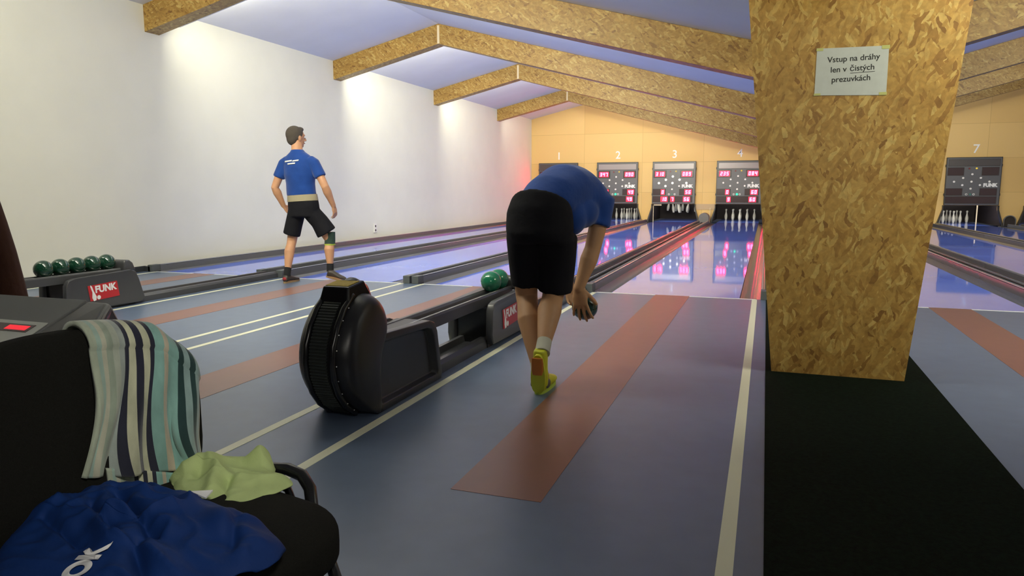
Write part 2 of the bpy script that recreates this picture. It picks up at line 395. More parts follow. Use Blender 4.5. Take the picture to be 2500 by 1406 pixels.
# plywood wall over the pin decks, with its tapered openings
w = MB(); Z0 = 0.62
up_poly = [(WL, Z0), (WR, Z0), (WR, roof(WR)), (RIDGE2, roof(RIDGE2)), (VALLEY, roof(VALLEY)), (RIDGE, roof(RIDGE)), (WL, roof(WL))]
w.py(up_poly, YB, YB + 0.05)
edges = [(WL, WL)] + [(x - 0.86, x + 0.86) for x in LANES] + [(WR, WR)]
tops = [(WL, WL)] + [(x - 0.72, x + 0.72) for x in LANES] + [(WR, WR)]
for i in range(len(edges) - 1):
    a, b = edges[i][1], edges[i + 1][0]; ta, tb = tops[i][1], tops[i + 1][0]
    if b - a < 0.02: b = a + 0.02
    if b > WR: b = WR
    w.py([(a, 0.0), (b, 0.0), (tb, 0.5), (tb, Z0), (ta, Z0), (ta, 0.5)], YB, YB + 0.05)
struct('wall_back', w, 'yellow')
struct('baseboard_left', MB().box(WL, WL + 0.02, WF, YF, 0, 0.075), 'ridge')
struct('baseboard_front', MB().box(WL, WR, WF, WF + 0.02, 0, 0.075), 'ridge')

# ------------------------------------------------------------------ roof beams
ORD = ['nearest', 'second', 'third', 'fourth', 'farthest']
for i, y in enumerate(FRAMES):
    D = 0.36
    for side, (a, r, b) in enumerate(((WL, RIDGE, VALLEY), (VALLEY, RIDGE2, WR))):
        which = 'left gable' if side == 0 else 'right gable behind the pillar'
        lab = {0: 'overhead chipboard roof beam above the seats in the %s' % which,
               1: 'large chipboard roof beam cut by the top of the picture, %s' % which,
               2: 'chipboard roof beam second behind the one cut by the picture top, %s' % which,
               3: 'chipboard roof beam between the middle and the farthest one, %s' % which,
               4: 'farthest and smallest chipboard roof beam before the plywood wall, %s' % which}[i]
        if i == 0 and side == 1: continue
        t = thing('roof_beam', lab, 'beam', (r, y, roof(r) - D), 'chipboard roof beams')
        for p, q, nm in ((a, r, 'left_rafter'), (r, b, 'right_rafter')):
            zp, zq = roof(p), roof(q)
            MB().py([(p, zp - D), (q, zq - D), (q, zq - 0.001), (p, zp - 0.001)], y, y + BT).build(nm, 'osb_flat', t, bevel=0.003)
        if side == 0 and i > 0:
            MB().box(r - 0.022, r + 0.022, y - 0.003, y, roof(r) - D + 0.005, roof(r) - 0.03).build('joint_strip', 'cream', t)
        for x, hl in [(l_[0], l_[1] / 2 + 0.03) for l_ in LAMPS if (l_[0] < VALLEY) == (side == 0)]:
            za, zb = roof(x) - 0.29 - hl * (roof(x + .01) - roof(x - .01)) / .02, roof(x) - 0.29 + hl * (roof(x + .01) - roof(x - .01)) / .02
            MB().py([(x - hl, za - 0.05), (x + hl, zb - 0.05), (x + hl, zb + 0.05), (x - hl, za + 0.05)], y + BT, y + BT + 0.06).build('lamp_housing', 'socket', t)

# ------------------------------------------------------------------ pillar and its notice
PY = 4.597
t = thing('pillar', 'chipboard clad pillar widening upwards on the dark green carpet', 'pillar', (0.44, PY, 0))
L0, R0, L1, R1, ZT = 0.075, 0.806, -0.177, 1.035, 2.50
def pz_(z): return L0 + (L1 - L0) * z / ZT, R0 + (R1 - R0) * z / ZT
def slab(y0, y1, dx=0.0, ztop=2.6):
    m = MB(); a, b = pz_(ztop)
    return m.hexa([(L0 + dx, y0, 0), (R0 - dx, y0, 0), (R0 - dx, y1, 0), (L0 + dx, y1, 0), (a + dx, y0, ztop), (b - dx, y0, ztop), (b - dx, y1, ztop), (a + dx, y1, ztop)])
slab(PY, PY + 0.022).build('front_panel', 'osb', t)
slab(PY + 0.022, PY + 0.42, 0.012).build('side_cladding', 'osb', t)
paper = thing('notice', 'white paper notice with black lettering taped on the chipboard pillar', 'sign', (0.42, PY, 1.65))
pts = [(0.235, 1.657), (0.609, 1.643), (0.608, 1.912), (0.237, 1.918)]
sh = MB().prism(pts, lambda p: (p[0], PY - 0.002, p[1]), lambda p: (p[0], PY - 0.0008, p[1])).build('sheet', 'paper', paper)
for (x, z, a, b) in ((0.252, 1.912, 0.018, 0.008), (0.592, 1.905, 0.02, 0.010), (0.592, 1.652, 0.02, 0.008), (0.25, 1.661, 0.018, 0.006)):
    MB().box(x - a, x + a, PY - 0.003, PY - 0.002, z - b, z + b).build('tape', 'tape', paper)
for s, x, z in (('Vstup na dr\u00e1hy', 0.430, 1.853), ('len v ', 0.362, 1.795), ('\u010dist\u00fdch', 0.478, 1.7985), ('prezuvk\u00e1ch', 0.423, 1.741)):
    text('lettering', s, 0.0445, 'ink', frame_mtx((x, PY - 0.0023, z), (1, 0, 0.02), (0, 0, 1)), paper, ext=0.0002, bold=0.0004)
MB().hexa([(0.418, PY - 0.0026, 1.771), (0.544, PY - 0.0026, 1.7745), (0.544, PY - 0.002, 1.7745), (0.418, PY - 0.002, 1.771),
           (0.418, PY - 0.0026, 1.7735), (0.544, PY - 0.0026, 1.777), (0.544, PY - 0.002, 1.777), (0.418, PY - 0.002, 1.7735)]).build('underline', 'ink', paper)

# ------------------------------------------------------------------ carpet, approach markings
tag(MB().box(0.04, 0.955, WF + 0.02, YF - 0.04, 0.0, 0.006).box(0.072, 0.73, YF - 0.04, YB, 0.0, 0.006).build('carpet_runner', 'carpet', loc=(0.5, 2, 0)), 'long dark green carpet strip running under the chipboard pillar', 'carpet')
NAMES = ['one', 'two', 'three', 'four', 'five', 'six', 'seven', 'eight']
YS = 2.346
for i in (0, 1, 2, 3, 4):
    x = LANES[i]
    dx = {0: 0, 1: 0, 2: 0.0, 3: -0.012, 4: -0.012}[i]
    a, b = x + dx - 0.178, x + dx + 0.178
    where = ['nearest the white wall', 'under the standing man', 'behind the ball lift', 'beside the bending man', 'right of the pillar'][i]
    tag(MB().box(a, b, YS, YF - 0.001, 0.0, 0.0012).build('approach_strip', 'plank', loc=(x, YS, 0)), 'red-brown strip inlaid in the blue floor, ' + where, 'floor strip', 'red-brown approach strips')
    o = thing('foul_line', 'thin white foul line at the lane start, ' + ['lane one by the white wall', 'lane two behind the standing man', 'lane three behind the ball lift', 'lane four in front of the pillar', 'lane five right of the pillar'][i], 'floor line', (x, YF, 0), 'white foul lines')
    MB().box(x - 0.83, a, YF - 0.028, YF - 0.002, 0.0, 0.0022).build('line_half', 'foul', o)
    MB().box(b, x + 0.83, YF - 0.028, YF - 0.002, 0.0, 0.0022).build('line_half', 'foul', o)
SL = [(-7.93, 'beside the white wall'), (-6.27, 'left of the dark ball track, far left'), (-5.77, 'right of the ball rack under the standing man'), (-4.107, 'upper of the close pair'),
      (-3.833, 'lower of the close pair'), (-2.168, 'passing left of the big ball lift'), (-1.737, 'passing under the bending man'), (-0.07, 'beside the dark green carpet')]
for x, wh in SL:
    tag(MB().box(x - 0.025, x + 0.025, -1.5, YF - 0.028, 0.0, 0.0016).build('lane_line', 'line', loc=(x, 0, 0)), 'long cream line on the blue floor, ' + wh, 'floor line', 'cream lines along the approaches')

# ------------------------------------------------------------------ lanes and dividers
GZ = -0.055
def trough(cx, hw, n=8):
    return [(cx - hw + 2 * hw * k / n, GZ + 0.05 * abs(2 * k / n - 1) ** 2.2) for k in range(n + 1)]
WHL = ['nearest the white wall', 'behind the standing man', 'ending under lifted pins', 'with red scoreboard glow left of the pillar', 'first right of the pillar', 'second right of the pillar', 'ending under the unlit scoreboard', 'at the far right edge']
for i, x in enumerate(LANES):
    t = thing('bowling_lane', 'glossy blue bowling lane ' + WHL[i], 'bowling lane', (x, YF, 0), 'glossy blue lanes')
    MB().box(x - 0.67, x + 0.67, YF, 28.4, -0.10, 0.0).build('lane_surface', 'lane', t, bevel=0.002)
    for s in (-1, 1):
        cx = x + s * 0.775; pr = trough(cx, 0.10)
        top = pr; bot = [(p[0], -0.11) for p in pr][::-1]
        MB().py(top + bot, YF, YB + 0.3).build('gutter', 'gutter', t, smooth='auto')
    ax = x - 0.02
    # small white aiming number on the lane plate
def ridge_mb(x, s):      # a divider ridge whose gutter side faces s
    return [(x, 0.0 - 0.11), (x, -0.01), (x - s * 0.004, 0.075), (x - s * 0.035, 0.09), (x - s * 0.045, 0.08), (x - s * 0.045, -0.11)]
DV = [(0, 1, True, 'between lanes one and two behind the standing man'), (1, 2, False, 'ending in two grey blocks, middle of the hall'), (2, 3, True, 'with red glints, running behind the bending man'),
      (4, 5, True, 'first right of the pillar'), (5, 6, False, 'second right of the pillar'), (6, 7, True, 'at the far right edge')]
for a, b, ret, wh in DV:
    xa, xb = LANES[a] + 0.875, LANES[b] - 0.875; mx = (xa + xb) / 2; yend = YB - 0.52 if ret else YB - 0.11
    t = thing('lane_divider', 'dark grey lane divider ' + wh, 'divider', (mx, YF, 0), 'lane dividers')
    for xx, s in ((xa, -1), (xb, 1)):
        MB().py(ridge_mb(xx, s), YF + 0.12, yend).build('ridge', 'gutter', t)
        MB().box(xx - s * 0.012 - 0.006, xx - s * 0.012 + 0.006, YF + 0.12, yend, 0.083, 0.090).build('edge_trim', 'edge', t)
        MB().box(min(xx, xx - s * 0.088), max(xx, xx - s * 0.088), YF - 0.03, YF + 0.12, 0.0, 0.092).build('end_cap', 'cap', t, bevel=0.004)
    ins, ine = xa + 0.045, xb - 0.045
    MB().box(ins, ine, YF + 0.12, yend, -0.11, 0.012 if ret else 0.03).build('channel_floor', 'ridge', t)
    if ret:
        for xx in (mx - 0.055, mx + 0.055):
            MB().tube([(xx, YF + 0.05, 0.03), (xx, yend, 0.03)], 0.016, n=10).build('ball_rail', 'gutter', t, smooth=True)
# wall side ridge of lane one and the ridges beside the carpet
for x, s, nm, lab in ((LANES[0] - 0.875, 1, 'lane_kerb', 'dark kerb along the foot of the white wall beside lane one'),
                      (LANES[3] + 0.875, -1, 'lane_kerb', 'dark kerb along the right side of lane four, with red glints'),
                      (LANES[4] - 0.875, 1, 'lane_kerb', 'dark kerb along the left side of lane five behind the pillar')):
    t = thing(nm, lab, 'kerb', (x, YF, 0), 'lane kerbs')
    MB().py(ridge_mb(x, s), YF + 0.12, YB - 0.11).build('ridge', 'gutter', t)
    MB().box(x - s * 0.012 - 0.006, x - s * 0.012 + 0.006, YF + 0.12, YB - 0.11, 0.083, 0.090).build('edge_trim', 'edge', t)
    x2 = x - s * 0.08
    MB().box(min(x, x2), max(x, x2), YF - 0.03, YF + 0.12, 0.0, 0.092).build('end_cap', 'cap', t, bevel=0.004)
    if x < -7:
        MB().box(WL + 0.001, x - 0.045, YF - 0.03, YB - 0.11, -0.11, 0.070).build('infill_strip', 'ridge', t)

# ------------------------------------------------------------------ pin decks, pins, scoreboards
PIN = [(0.0285, 0), (0.034, 0.004), (0.040, 0.04), (0.050, 0.09), (0.053, 0.13), (0.050, 0.17), (0.040, 0.215), (0.029, 0.255), (0.0215, 0.295), (0.0205, 0.315), (0.024, 0.335), (0.031, 0.352), (0.034, 0.37), (0.031, 0.388), (0.021, 0.401), (0.004, 0.406)]
DI = [(0, 0, 'front'), (-1, 1, 'front left'), (1, 1, 'front right'), (-2, 2, 'far left'), (0, 2, 'centre'), (2, 2, 'far right'), (-1, 3, 'rear left'), (1, 3, 'rear right'), (0, 4, 'rearmost')]
pin0 = None
BZ0, BZ1, BW = 0.6346, 2.0586, 1.4404
SEG = {'0': 'abcdef', '1': 'bc', '2': 'abged', '3': 'abgcd', '4': 'fgbc', '5': 'afgcd', '6': 'afgedc', '7': 'abc', '8': 'abcdefg', '9': 'abcdfg', '-': 'g'}
def digit(parent, ch, cx, cz, h, y, m):
    w = h * 0.56; t = h * 0.19; mb = MB()
    segs = {'a': (-w / 2, w / 2, h / 2 - t, h / 2), 'g': (-w / 2, w / 2, -t / 2, t / 2), 'd': (-w / 2, w / 2, -h / 2, -h / 2 + t),
            'f': (-w / 2, -w / 2 + t, 0, h / 2), 'b': (w / 2 - t, w / 2, 0, h / 2), 'e': (-w / 2, -w / 2 + t, -h / 2, 0), 'c': (w / 2 - t, w / 2, -h / 2, 0)}
    for k in SEG[ch]:
        x0, x1, z0, z1 = segs[k]; sh = 0.10
        mb.hexa([(cx + x0 + z0 * sh, y, cz + z0), (cx + x1 + z0 * sh, y, cz + z0), (cx + x1 + z0 * sh, y + 0.006, cz + z0), (cx + x0 + z0 * sh, y + 0.006, cz + z0),
                 (cx + x0 + z1 * sh, y, cz + z1), (cx + x1 + z1 * sh, y, cz + z1), (cx + x1 + z1 * sh, y + 0.006, cz + z1), (cx + x0 + z1 * sh, y + 0.006, cz + z1)])
    return mb.build('digit', m, parent)
def scoreboard(x, lab, tl, tr, ml, mr, bl, bm_, br, lit_pins=(), green=True, top='panel', on=True):
    yf = YB - 0.10
    t = thing('scoreboard', lab, 'scoreboard', (x, YB, BZ0), 'lane scoreboards')
    H = BZ1 - BZ0; X = lambda u: x - BW / 2 + u * BW; Zv = lambda v: BZ1 - v * H
    body = MB().box(X(0), X(1), yf, YB - 0.001, BZ0, BZ1).build('housing', 'board', t, bevel=0.012)
    rim = MB()
    rim.box(X(0) - 0.004, X(1) + 0.004, yf - 0.004, yf + 0.05, BZ1 - 0.022, BZ1 + 0.004)
    rim.box(X(0) - 0.004, X(0) + 0.014, yf - 0.004, yf + 0.05, BZ0, BZ1 - 0.022).box(X(1) - 0.014, X(1) + 0.004, yf - 0.004, yf + 0.05, BZ0, BZ1 - 0.022)
    rim.build('rim', 'boardk', t)
    for sx in (-1, 1):
        for v in (0.17, 0.78):
            MB().box(x + sx * (BW / 2 + 0.004), x + sx * (BW / 2 + 0.022), yf + 0.02, yf + 0.07, Zv(v) - 0.035, Zv(v) + 0.035).build('hinge', 'boardk', t)
    def win(u0, u1, v0, v1, m, nm='display_window', dy=0.006, lit=None):
        fr = MB().box(X(u0) - 0.012, X(u1) + 0.012, yf - 0.003, yf + 0.002, Zv(v1) - 0.012, Zv(v0) + 0.012).build('window_frame', 'boardk', t)
        o = MB().box(X(u0), X(u1), yf - dy, yf, Zv(v1), Zv(v0)).build(nm, m, t, bevel=0.006); return o
    win(0.04, 0.96, 0.045, 0.178, top, 'name_panel')
    hd = 0.125
    for (u0, u1, v0, v1, s, uc) in ((0.03, 0.32, 0.215, 0.375, tl, 0.175), (0.655, 0.95, 0.215, 0.375, tr, 0.80), (0.02, 0.315, 0.655, 0.795, ml, 0.25), (0.64, 0.94, 0.655, 0.795, mr, 0.84)):
        win(u0, u1, v0, v1, 'window')
        n = len(s); pitch = 0.100
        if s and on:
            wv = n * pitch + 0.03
            MB().box(X(uc) - wv / 2, X(uc) + wv / 2, yf - 0.0075, yf - 0.006, Zv((v0 + v1) / 2) - hd * .70, Zv((v0 + v1) / 2) + hd * .70).build('halo_panel', 'led_halo', t, bevel=0.0)  # glowing plate that paints the red halo around the digits
        for k, ch in enumerate(s):
            digit(t, ch, X(uc) + (k - (n - 1) / 2) * pitch, Zv((v0 + v1) / 2), hd, yf - 0.014, 'led' if on else 'leddim')
    win(0.02, 0.94, 0.825, 0.965, 'window')
    for s, uc in ((bl, 0.285), (bm_, 0.48), (br, 0.81)):
        n = len(s)
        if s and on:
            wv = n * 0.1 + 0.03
            MB().box(X(uc) - wv / 2, X(uc) + wv / 2, yf - 0.0075, yf - 0.006, Zv(0.895) - hd * .70, Zv(0.895) + hd * .70).build('halo_panel', 'led_halo', t)  # painted halo behind the bottom row of digits
        for k, ch in enumerate(s):
            digit(t, ch, X(uc) + (k - (n - 1) / 2) * 0.100, Zv(0.895), hd, yf - 0.014, 'led' if on else 'leddim')
    def dot(u, v, r, m, nm):
        return MB().py([(X(u) + r * math.cos(a), Zv(v) + r * math.sin(a)) for a in [2 * math.pi * j / 18 for j in range(18)]], yf - 0.02, yf).build(nm, m, t, smooth='auto')
    for k, (u, v) in enumerate(((0.478, 0.354), (0.317, 0.431), (0.637, 0.431), (0.155, 0.509), (0.473, 0.509), (0.796, 0.509), (0.311, 0.581), (0.63, 0.581), (0.467, 0.656))):
        dot(u, v, 0.036 if k in lit_pins else 0.030, 'white_on' if k in lit_pins else 'lampw', 'pin_lamp')
    dot(0.418, 0.235, 0.026, 'red_off', 'red_lamp'); dot(0.549, 0.231, 0.026, 'yellow_on', 'yellow_lamp')
    dot(0.467, 0.775, 0.036 if green else 0.024, 'green_on' if green else 'green_off', 'green_lamp')
    for u in (0.396, 0.53):
        dot(u, 0.775, 0.030, 'lampw', 'ring_lamp'); dot(u, 0.775, 0.016, 'boardk', 'ring_centre').location.y = -0.002
    text('lettering', 'FUNK', 0.135, 'white', frame_mtx((X(0.815), yf - 0.004, Zv(0.585)), (1, 0, 0), (0, 0, 1)), t, bold=0.010, ext=0.004)
    return t
def pin_deck(x, lab, opts=''):
    t = thing('pin_deck', lab, 'pin deck', (x, YB + 0.05, 0), 'dark pin decks')
    y0, y1 = YB + 0.052, 28.3
    MB().box(x - 0.90, x - 0.862, y0, y1, 0.0, 0.62).build('side_wall', 'pit', t)
    MB().box(x + 0.862, x + 0.90, y0, y1, 0.0, 0.62).build('side_wall', 'pit', t)
    MB().box(x - 0.90, x + 0.90, y1, y1 + 0.05, 0.0, 0.9).build('rear_curtain', 'pit', t)
    MB().box(x - 0.90, x + 0.90, y0, y1, 0.90, 0.94).build('top_cover', 'pit', t)
    for s in (-1, 1):
        MB().py([(x + s * 0.72, 0.62), (x + s * 0.745, 0.62), (x + s * 0.745, 0.50), (x + s * 0.895, 0.0), (x + s * 0.84, 0.0), (x + s * 0.72, 0.46)], YB - 0.10, YB - 0.002).build('cheek', 'boardk', t)
    area('deck_light', (x, YB + 0.12, 0.86), (0, 1, -0.42), 1.3, 0.06, 20, (1.0, 0.95, 0.85))
    if 'L' in opts: MB().box(x - 0.70, x - 0.68, YB + 0.06, YB + 0.10, 0.0, 0.60).box(x - 0.70, x - 0.42, YB + 0.06, YB + 0.10, 0.56, 0.62).build('upright', 'cream', t)  # cream post painted in for the lit inner edge of the opening
    if 'l' in opts: MB().box(x - 0.90, x - 0.885, YB - 0.14, YB - 0.10, 0.0, 0.50).build('upright', 'cream', t)
    if 'R' in opts: MB().box(x + 0.47, x + 0.50, YB + 1.2, YB + 1.24, 0.0, 0.60).build('upright', 'cream', t)  # pale post stands in for light on the inner side wall
    return t
def pins(x, wh, lift=0.0):
    global pin0
    rnd = random.Random(int(x * 10))
    for dx, dy, pos in DI:
        px, py = x + dx * 0.2475, YF + 19.5 + dy * 0.2475
        if pin0 is None:
            pin0 = MB().lathe(PIN, (px, py, 0), n=20).build('ninepin', 'pin', loc=(px, py, 0), smooth=True); o = pin0
        else:
            o = pin0.copy(); COL.objects.link(o)
        o.location = (px, py, 0)
        if lift:
            o.location = (px + rnd.uniform(-.03, .03), py, lift + rnd.uniform(-0.03, 0.05)); o.rotation_euler = (0, rnd.uniform(-0.22, 0.16), 0)
        tag(o, 'white ninepin %s, %s in the diamond' % (wh, pos), 'ninepin', 'ninepins on the decks')
pin_deck(LANES[0], 'dark pin deck of lane one, mostly hidden by the bending man')
pin_deck(LANES[1], 'dark pin deck with standing pins under scoreboard two')
pin_deck(LANES[2], 'dark pin deck with lifted pins under scoreboard three', 'L')
pin_deck(LANES[3], 'dark pin deck with standing pins beside the pillar under scoreboard four', 'l')
pin_deck(LANES[6], 'dark pin deck under the unlit scoreboard seven', 'R')
pin_deck(LANES[7], 'dark pin deck at the right picture edge beside a small arch')
pins(LANES[0], 'on lane one beside the bending man'); pins(LANES[1], 'under scoreboard two'); pins(LANES[2], 'hanging lifted under scoreboard three', 0.27)
pins(LANES[3], 'under scoreboard four by the pillar'); pins(LANES[6], 'under the unlit scoreboard seven')
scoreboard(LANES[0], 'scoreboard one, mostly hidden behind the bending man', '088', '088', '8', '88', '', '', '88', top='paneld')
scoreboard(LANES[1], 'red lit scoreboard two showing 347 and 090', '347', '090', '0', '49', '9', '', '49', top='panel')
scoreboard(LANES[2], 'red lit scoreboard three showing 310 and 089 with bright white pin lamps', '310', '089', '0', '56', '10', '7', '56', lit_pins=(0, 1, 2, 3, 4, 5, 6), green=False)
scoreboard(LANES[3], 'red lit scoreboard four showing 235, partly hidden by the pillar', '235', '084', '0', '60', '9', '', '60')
scoreboard(LANES[6], 'unlit grey scoreboard seven right of the pillar', '', '', '', '', '', '', '', green=False, top='paneld', on=False)
WN = ['1', '2', '3', '4', None, None, '7', None]
for i, s in enumerate(WN):
    if not s: continue
    t = thing('lane_number', 'white lane number %s painted on the plywood wall' % s, 'number', (LANES[i] + 0.02, YB, 2.2), 'white lane numbers')
    text('numeral', s, 0.37, 'white', frame_mtx((LANES[i] + (0.04 if s == '7' else 0.0), YB - 0.003, 2.30), (1, 0, 0), (0, 0, 1)), t, bold=0.002, ext=0.003)
# tunnels of the ball returns and the plate over the first one
for (a, b), lab, m in (((2, 3), 'grey arched ball tunnel between scoreboards three and four', 'pitgrey'), ((6, 7), 'grey arched ball tunnel opening at the right edge', 'pitgrey')):
    mx = (LANES[a] + LANES[b]) / 2
    t = thing('ball_tunnel', lab, 'tunnel', (mx, YB, 0), 'arched ball tunnels')
    def arch(r, z): return [(mx - r, 0.0)] + [(mx - r * math.cos(q), z + r * math.sin(q)) for q in [math.pi * k / 12 for k in range(13)]] + [(mx + r, 0.0)]
    o_, i_ = arch(0.165, 0.17), arch(0.140, 0.17)
    if a == 2:
        MB().py(o_, YB - 0.5, YB - 0.002).build('hood', m, t, smooth='auto')
        MB().py(i_, YB - 0.503, YB - 0.5).build('opening', 'pitgrey', t)
    else:
        mb = MB(); n = len(o_)
        mb.add([(p[0], YB - 0.04, p[1]) for p in o_] + [(p[0], YB - 0.04, p[1]) for p in i_] + [(p[0], YB - 0.002, p[1]) for p in o_] + [(p[0], YB - 0.002, p[1]) for p in i_],
               [(k, k + 1, n + k + 1, n + k) for k in range(n - 1)] + [(k, k + 1, 2 * n + k + 1, 2 * n + k) for k in range(n - 1)] + [(n + k, n + k + 1, 3 * n + k + 1, 3 * n + k) for k in range(n - 1)])
        mb.build('hood', m, t, smooth='auto'); MB().py(i_, YB - 0.006, YB - 0.002).build('opening', 'pit', t)
t = tag(MB().box(LANES[2] + 0.75, LANES[3] - 0.745, YB - 0.012, YB - 0.001, 0.43, 0.625).build('wall_plate', mat('tan_plate', (0.48, 0.34, 0.20), 0.5), loc=(-1.95, YB, 0.5)), 'tan plate on the plywood wall between scoreboards three and four', 'panel')

# ------------------------------------------------------------------ wall socket
t = thing('wall_socket', 'small white socket low on the white wall', 'socket', (WL, 13.96, 0.28))
MB().box(WL, WL + 0.02, 13.90, 14.02, 0.18, 0.38).build('plate', 'socket', t, bevel=0.006)
for z in (0.235, 0.325): MB().px([(13.96 + 0.025 * math.cos(a), z + 0.025 * math.sin(a)) for a in [math.pi * 2 * k / 12 for k in range(12)]], WL + 0.018, WL + 0.022).build('outlet_hole', 'ink', t)

# ------------------------------------------------------------------ ball return with lift, rails and rack
def ball_return(mx, lab):
    t = thing('ball_return', lab, 'ball return', (mx, 3.0, 0), 'ball returns')
    # drum of the lift: puffed shells around a profile in the y-z plane
    prof = [(3.07, 0.0), (2.98, 0.03), (2.90, 0.085), (2.845, 0.155), (2.81, 0.235), (2.80, 0.31), (2.81, 0.39), (2.85, 0.475), (2.91, 0.55), (2.985, 0.605),
            (3.06, 0.625), (3.13, 0.61), (3.18, 0.57), (3.21, 0.51), (3.215, 0.46), (3.20, 0.42), (3.17, 0.36), (3.13, 0.30), (3.11, 0.20), (3.11, 0.10), (3.12, 0.0)]
    cyy, czz = 3.04, 0.31
    rg = []
    for xx, sc in ((-0.165, 0.55), (-0.16, 0.74), (-0.145, 0.86), (-0.12, 0.93), (-0.085, 0.975), (-0.045, 1.0), (0.045, 1.0), (0.085, 0.975), (0.12, 0.93), (0.145, 0.86), (0.16, 0.74), (0.165, 0.55)):
        rg.append([(mx + xx, cyy + (p[0] - cyy) * sc, max(0.0, czz + (p[1] - czz) * (sc if p[1] > 0.05 else 1))) for p in prof])
    MB().rings(rg).build('drum_housing', 'plastic', t, smooth=True, sub=1)
    # ribbed belt on the near side
    bp = prof[1:10]; b = MB(); NR = 46; pts = []
    ln = [0]
    for k in range(len(bp) - 1): ln.append(ln[-1] + math.dist(bp[k], bp[k + 1]))
    for k in range(NR * 4 + 1):
        s = ln[-1] * k / (NR * 4); j = max(q for q in range(len(ln) - 1) if ln[q] <= s + 1e-9); f_ = (s - ln[j]) / (ln[j + 1] - ln[j])
        p = Vector((bp[j][0] + (bp[j + 1][0] - bp[j][0]) * f_, bp[j][1] + (bp[j + 1][1] - bp[j][1]) * f_))
        d = Vector((p.x - 3.12, p.y - 0.31)).normalized(); r = 0.012 if k % 4 < 2 else 0.005
        pts.append((p.x + d.x * r, p.y + d.y * r))
    b.rings([[(mx - 0.052 + a, p[0], p[1]) for p in pts] for a in (0, 0.095)], cap=False, closed=False)
    b.build('ribbed_belt', 'rubber', t, solid=0.004)
    for xx in (-0.075, 0.072):
        mb = MB(); mb.tube([(mx + xx, (p[0] - 3.12) * 1.012 + 3.12, (p[1] - 0.31) * 1.012 + 0.31) for p in bp], 0.016, n=8); mb.build('belt_guide', 'tube', t, smooth=True)
    for k in range(9):
        a = math.radians(128 + k * 13.5); p = (3.115 - 0.0, 0.31)
        yy, zz = 3.12 + 0.315 * math.cos(a), 0.31 + 0.315 * math.sin(a)
        if zz < 0.03: continue
        MB().ell((mx + 0.088, yy, zz), 0.004, 0.004, 0.004, 8, 6).build('screw', 'screw', t)
    # cap box with yellow pad
    cb = [(mx - 0.085, 2.93, 0.575), (mx + 0.085, 2.93, 0.575), (mx + 0.085, 3.14, 0.60), (mx - 0.085, 3.14, 0.60), (mx - 0.072, 2.955, 0.655), (mx + 0.072, 2.955, 0.655), (mx + 0.072, 3.10, 0.672), (mx - 0.072, 3.10, 0.672)]
    MB().hexa(cb).build('cap_box', 'tube', t, bevel=0.008)
    MB().hexa([(mx - 0.062, 2.965, 0.6545), (mx + 0.062, 2.965, 0.6545), (mx + 0.062, 3.07, 0.667), (mx - 0.062, 3.07, 0.667), (mx - 0.062, 2.965, 0.659), (mx + 0.062, 2.965, 0.659), (mx + 0.062, 3.07, 0.6715), (mx - 0.062, 3.07, 0.6715)]).build('pad', 'pad', t)
    # hood running down behind the cap box
    MB().tube([(mx, 3.10, 0.63), (mx, 3.16, 0.60), (mx, 3.205, 0.545), (mx, 3.225, 0.49)], [0.055, 0.058, 0.05, 0.035], n=14).build('feed_spout', 'plastic', t, smooth=True)
    # body with recessed side panel
    bx = 0.160
    for s in (-1, 1):
        x0 = mx + s * 0.10; x1 = mx + s * bx; xa, xb = min(x0, x1), max(x0, x1)
        m_ = MB(); outer = [(3.05, 0.0), (3.02, 0.10), (3.0, 0.30), (3.08, 0.40), (3.22, 0.395), (3.66, 0.375), (3.72, 0.355), (3.755, 0.30), (3.81, 0.03), (3.80, 0.0)]
        cen = (3.42, 0.19)
        inner = [(cen[0] + (p[0] - cen[0]) * 0.86, cen[1] + (p[1] - cen[1]) * 0.80) for p in outer]
        n = len(outer)
        fx = x1; dx = x1 - s * 0.04
        vs = [(fx, *p) for p in outer] + [(fx, *p) for p in inner] + [(dx, *[cen[0] + (p[0] - cen[0]) * 0.95, cen[1] + (p[1] - cen[1]) * 0.93]) for p in inner] + [(x0, *p) for p in outer]
        fs = [(k, (k + 1) % n, n + (k + 1) % n, n + k) for k in range(n)] + [(n + k, n + (k + 1) % n, 2 * n + (k + 1) % n, 2 * n + k) for k in range(n)]
        fs += [tuple(2 * n + k for k in range(n)), tuple(3 * n + k for k in range(n))] + [(k, (k + 1) % n, 3 * n + (k + 1) % n, 3 * n + k) for k in range(n)]
        m_.add(vs, fs).build('side_panel', 'plastic', t, bevel=0.007, seg=3, smooth='auto')
    MB().box(mx - 0.10, mx + 0.10, 3.10, 3.74, 0.0, 0.36).build('inner_body', 'plastic', t)
    MB().box(mx - 0.15, mx + 0.15, 3.20, 3.36, 0.365, 0.385).build('rail_bracket', 'plastic', t, bevel=0.004)
    # upper rails
    def rail(y0, y1):
        for s in (-1, 1):
            MB().py([(mx + s * 0.080, 0.285), (mx + s * 0.080, 0.352), (mx + s * 0.072, 0.364), (mx + s * 0.050, 0.364), (mx + s * 0.036, 0.350), (mx + s * 0.030, 0.335), (mx + s * 0.030, 0.285)], y0, y1).build('upper_rail', 'rack', t)
        MB().box(mx - 0.029, mx + 0.029, y0, y1, 0.29, 0.325).build('rail_bed', 'ridge', t)
        MB().box(mx + 0.064, mx + 0.070, y0, y1, 0.3642, 0.3655).build('rail_highlight', 'edge', t)
    rail(3.22, 5.31)
    # lower ball track on the floor, from lift to the foul line
    MB().box(mx - 0.105, mx + 0.105, 3.70, YF - 0.03, 0.0, 0.035).build('track_bed', 'ridge', t)
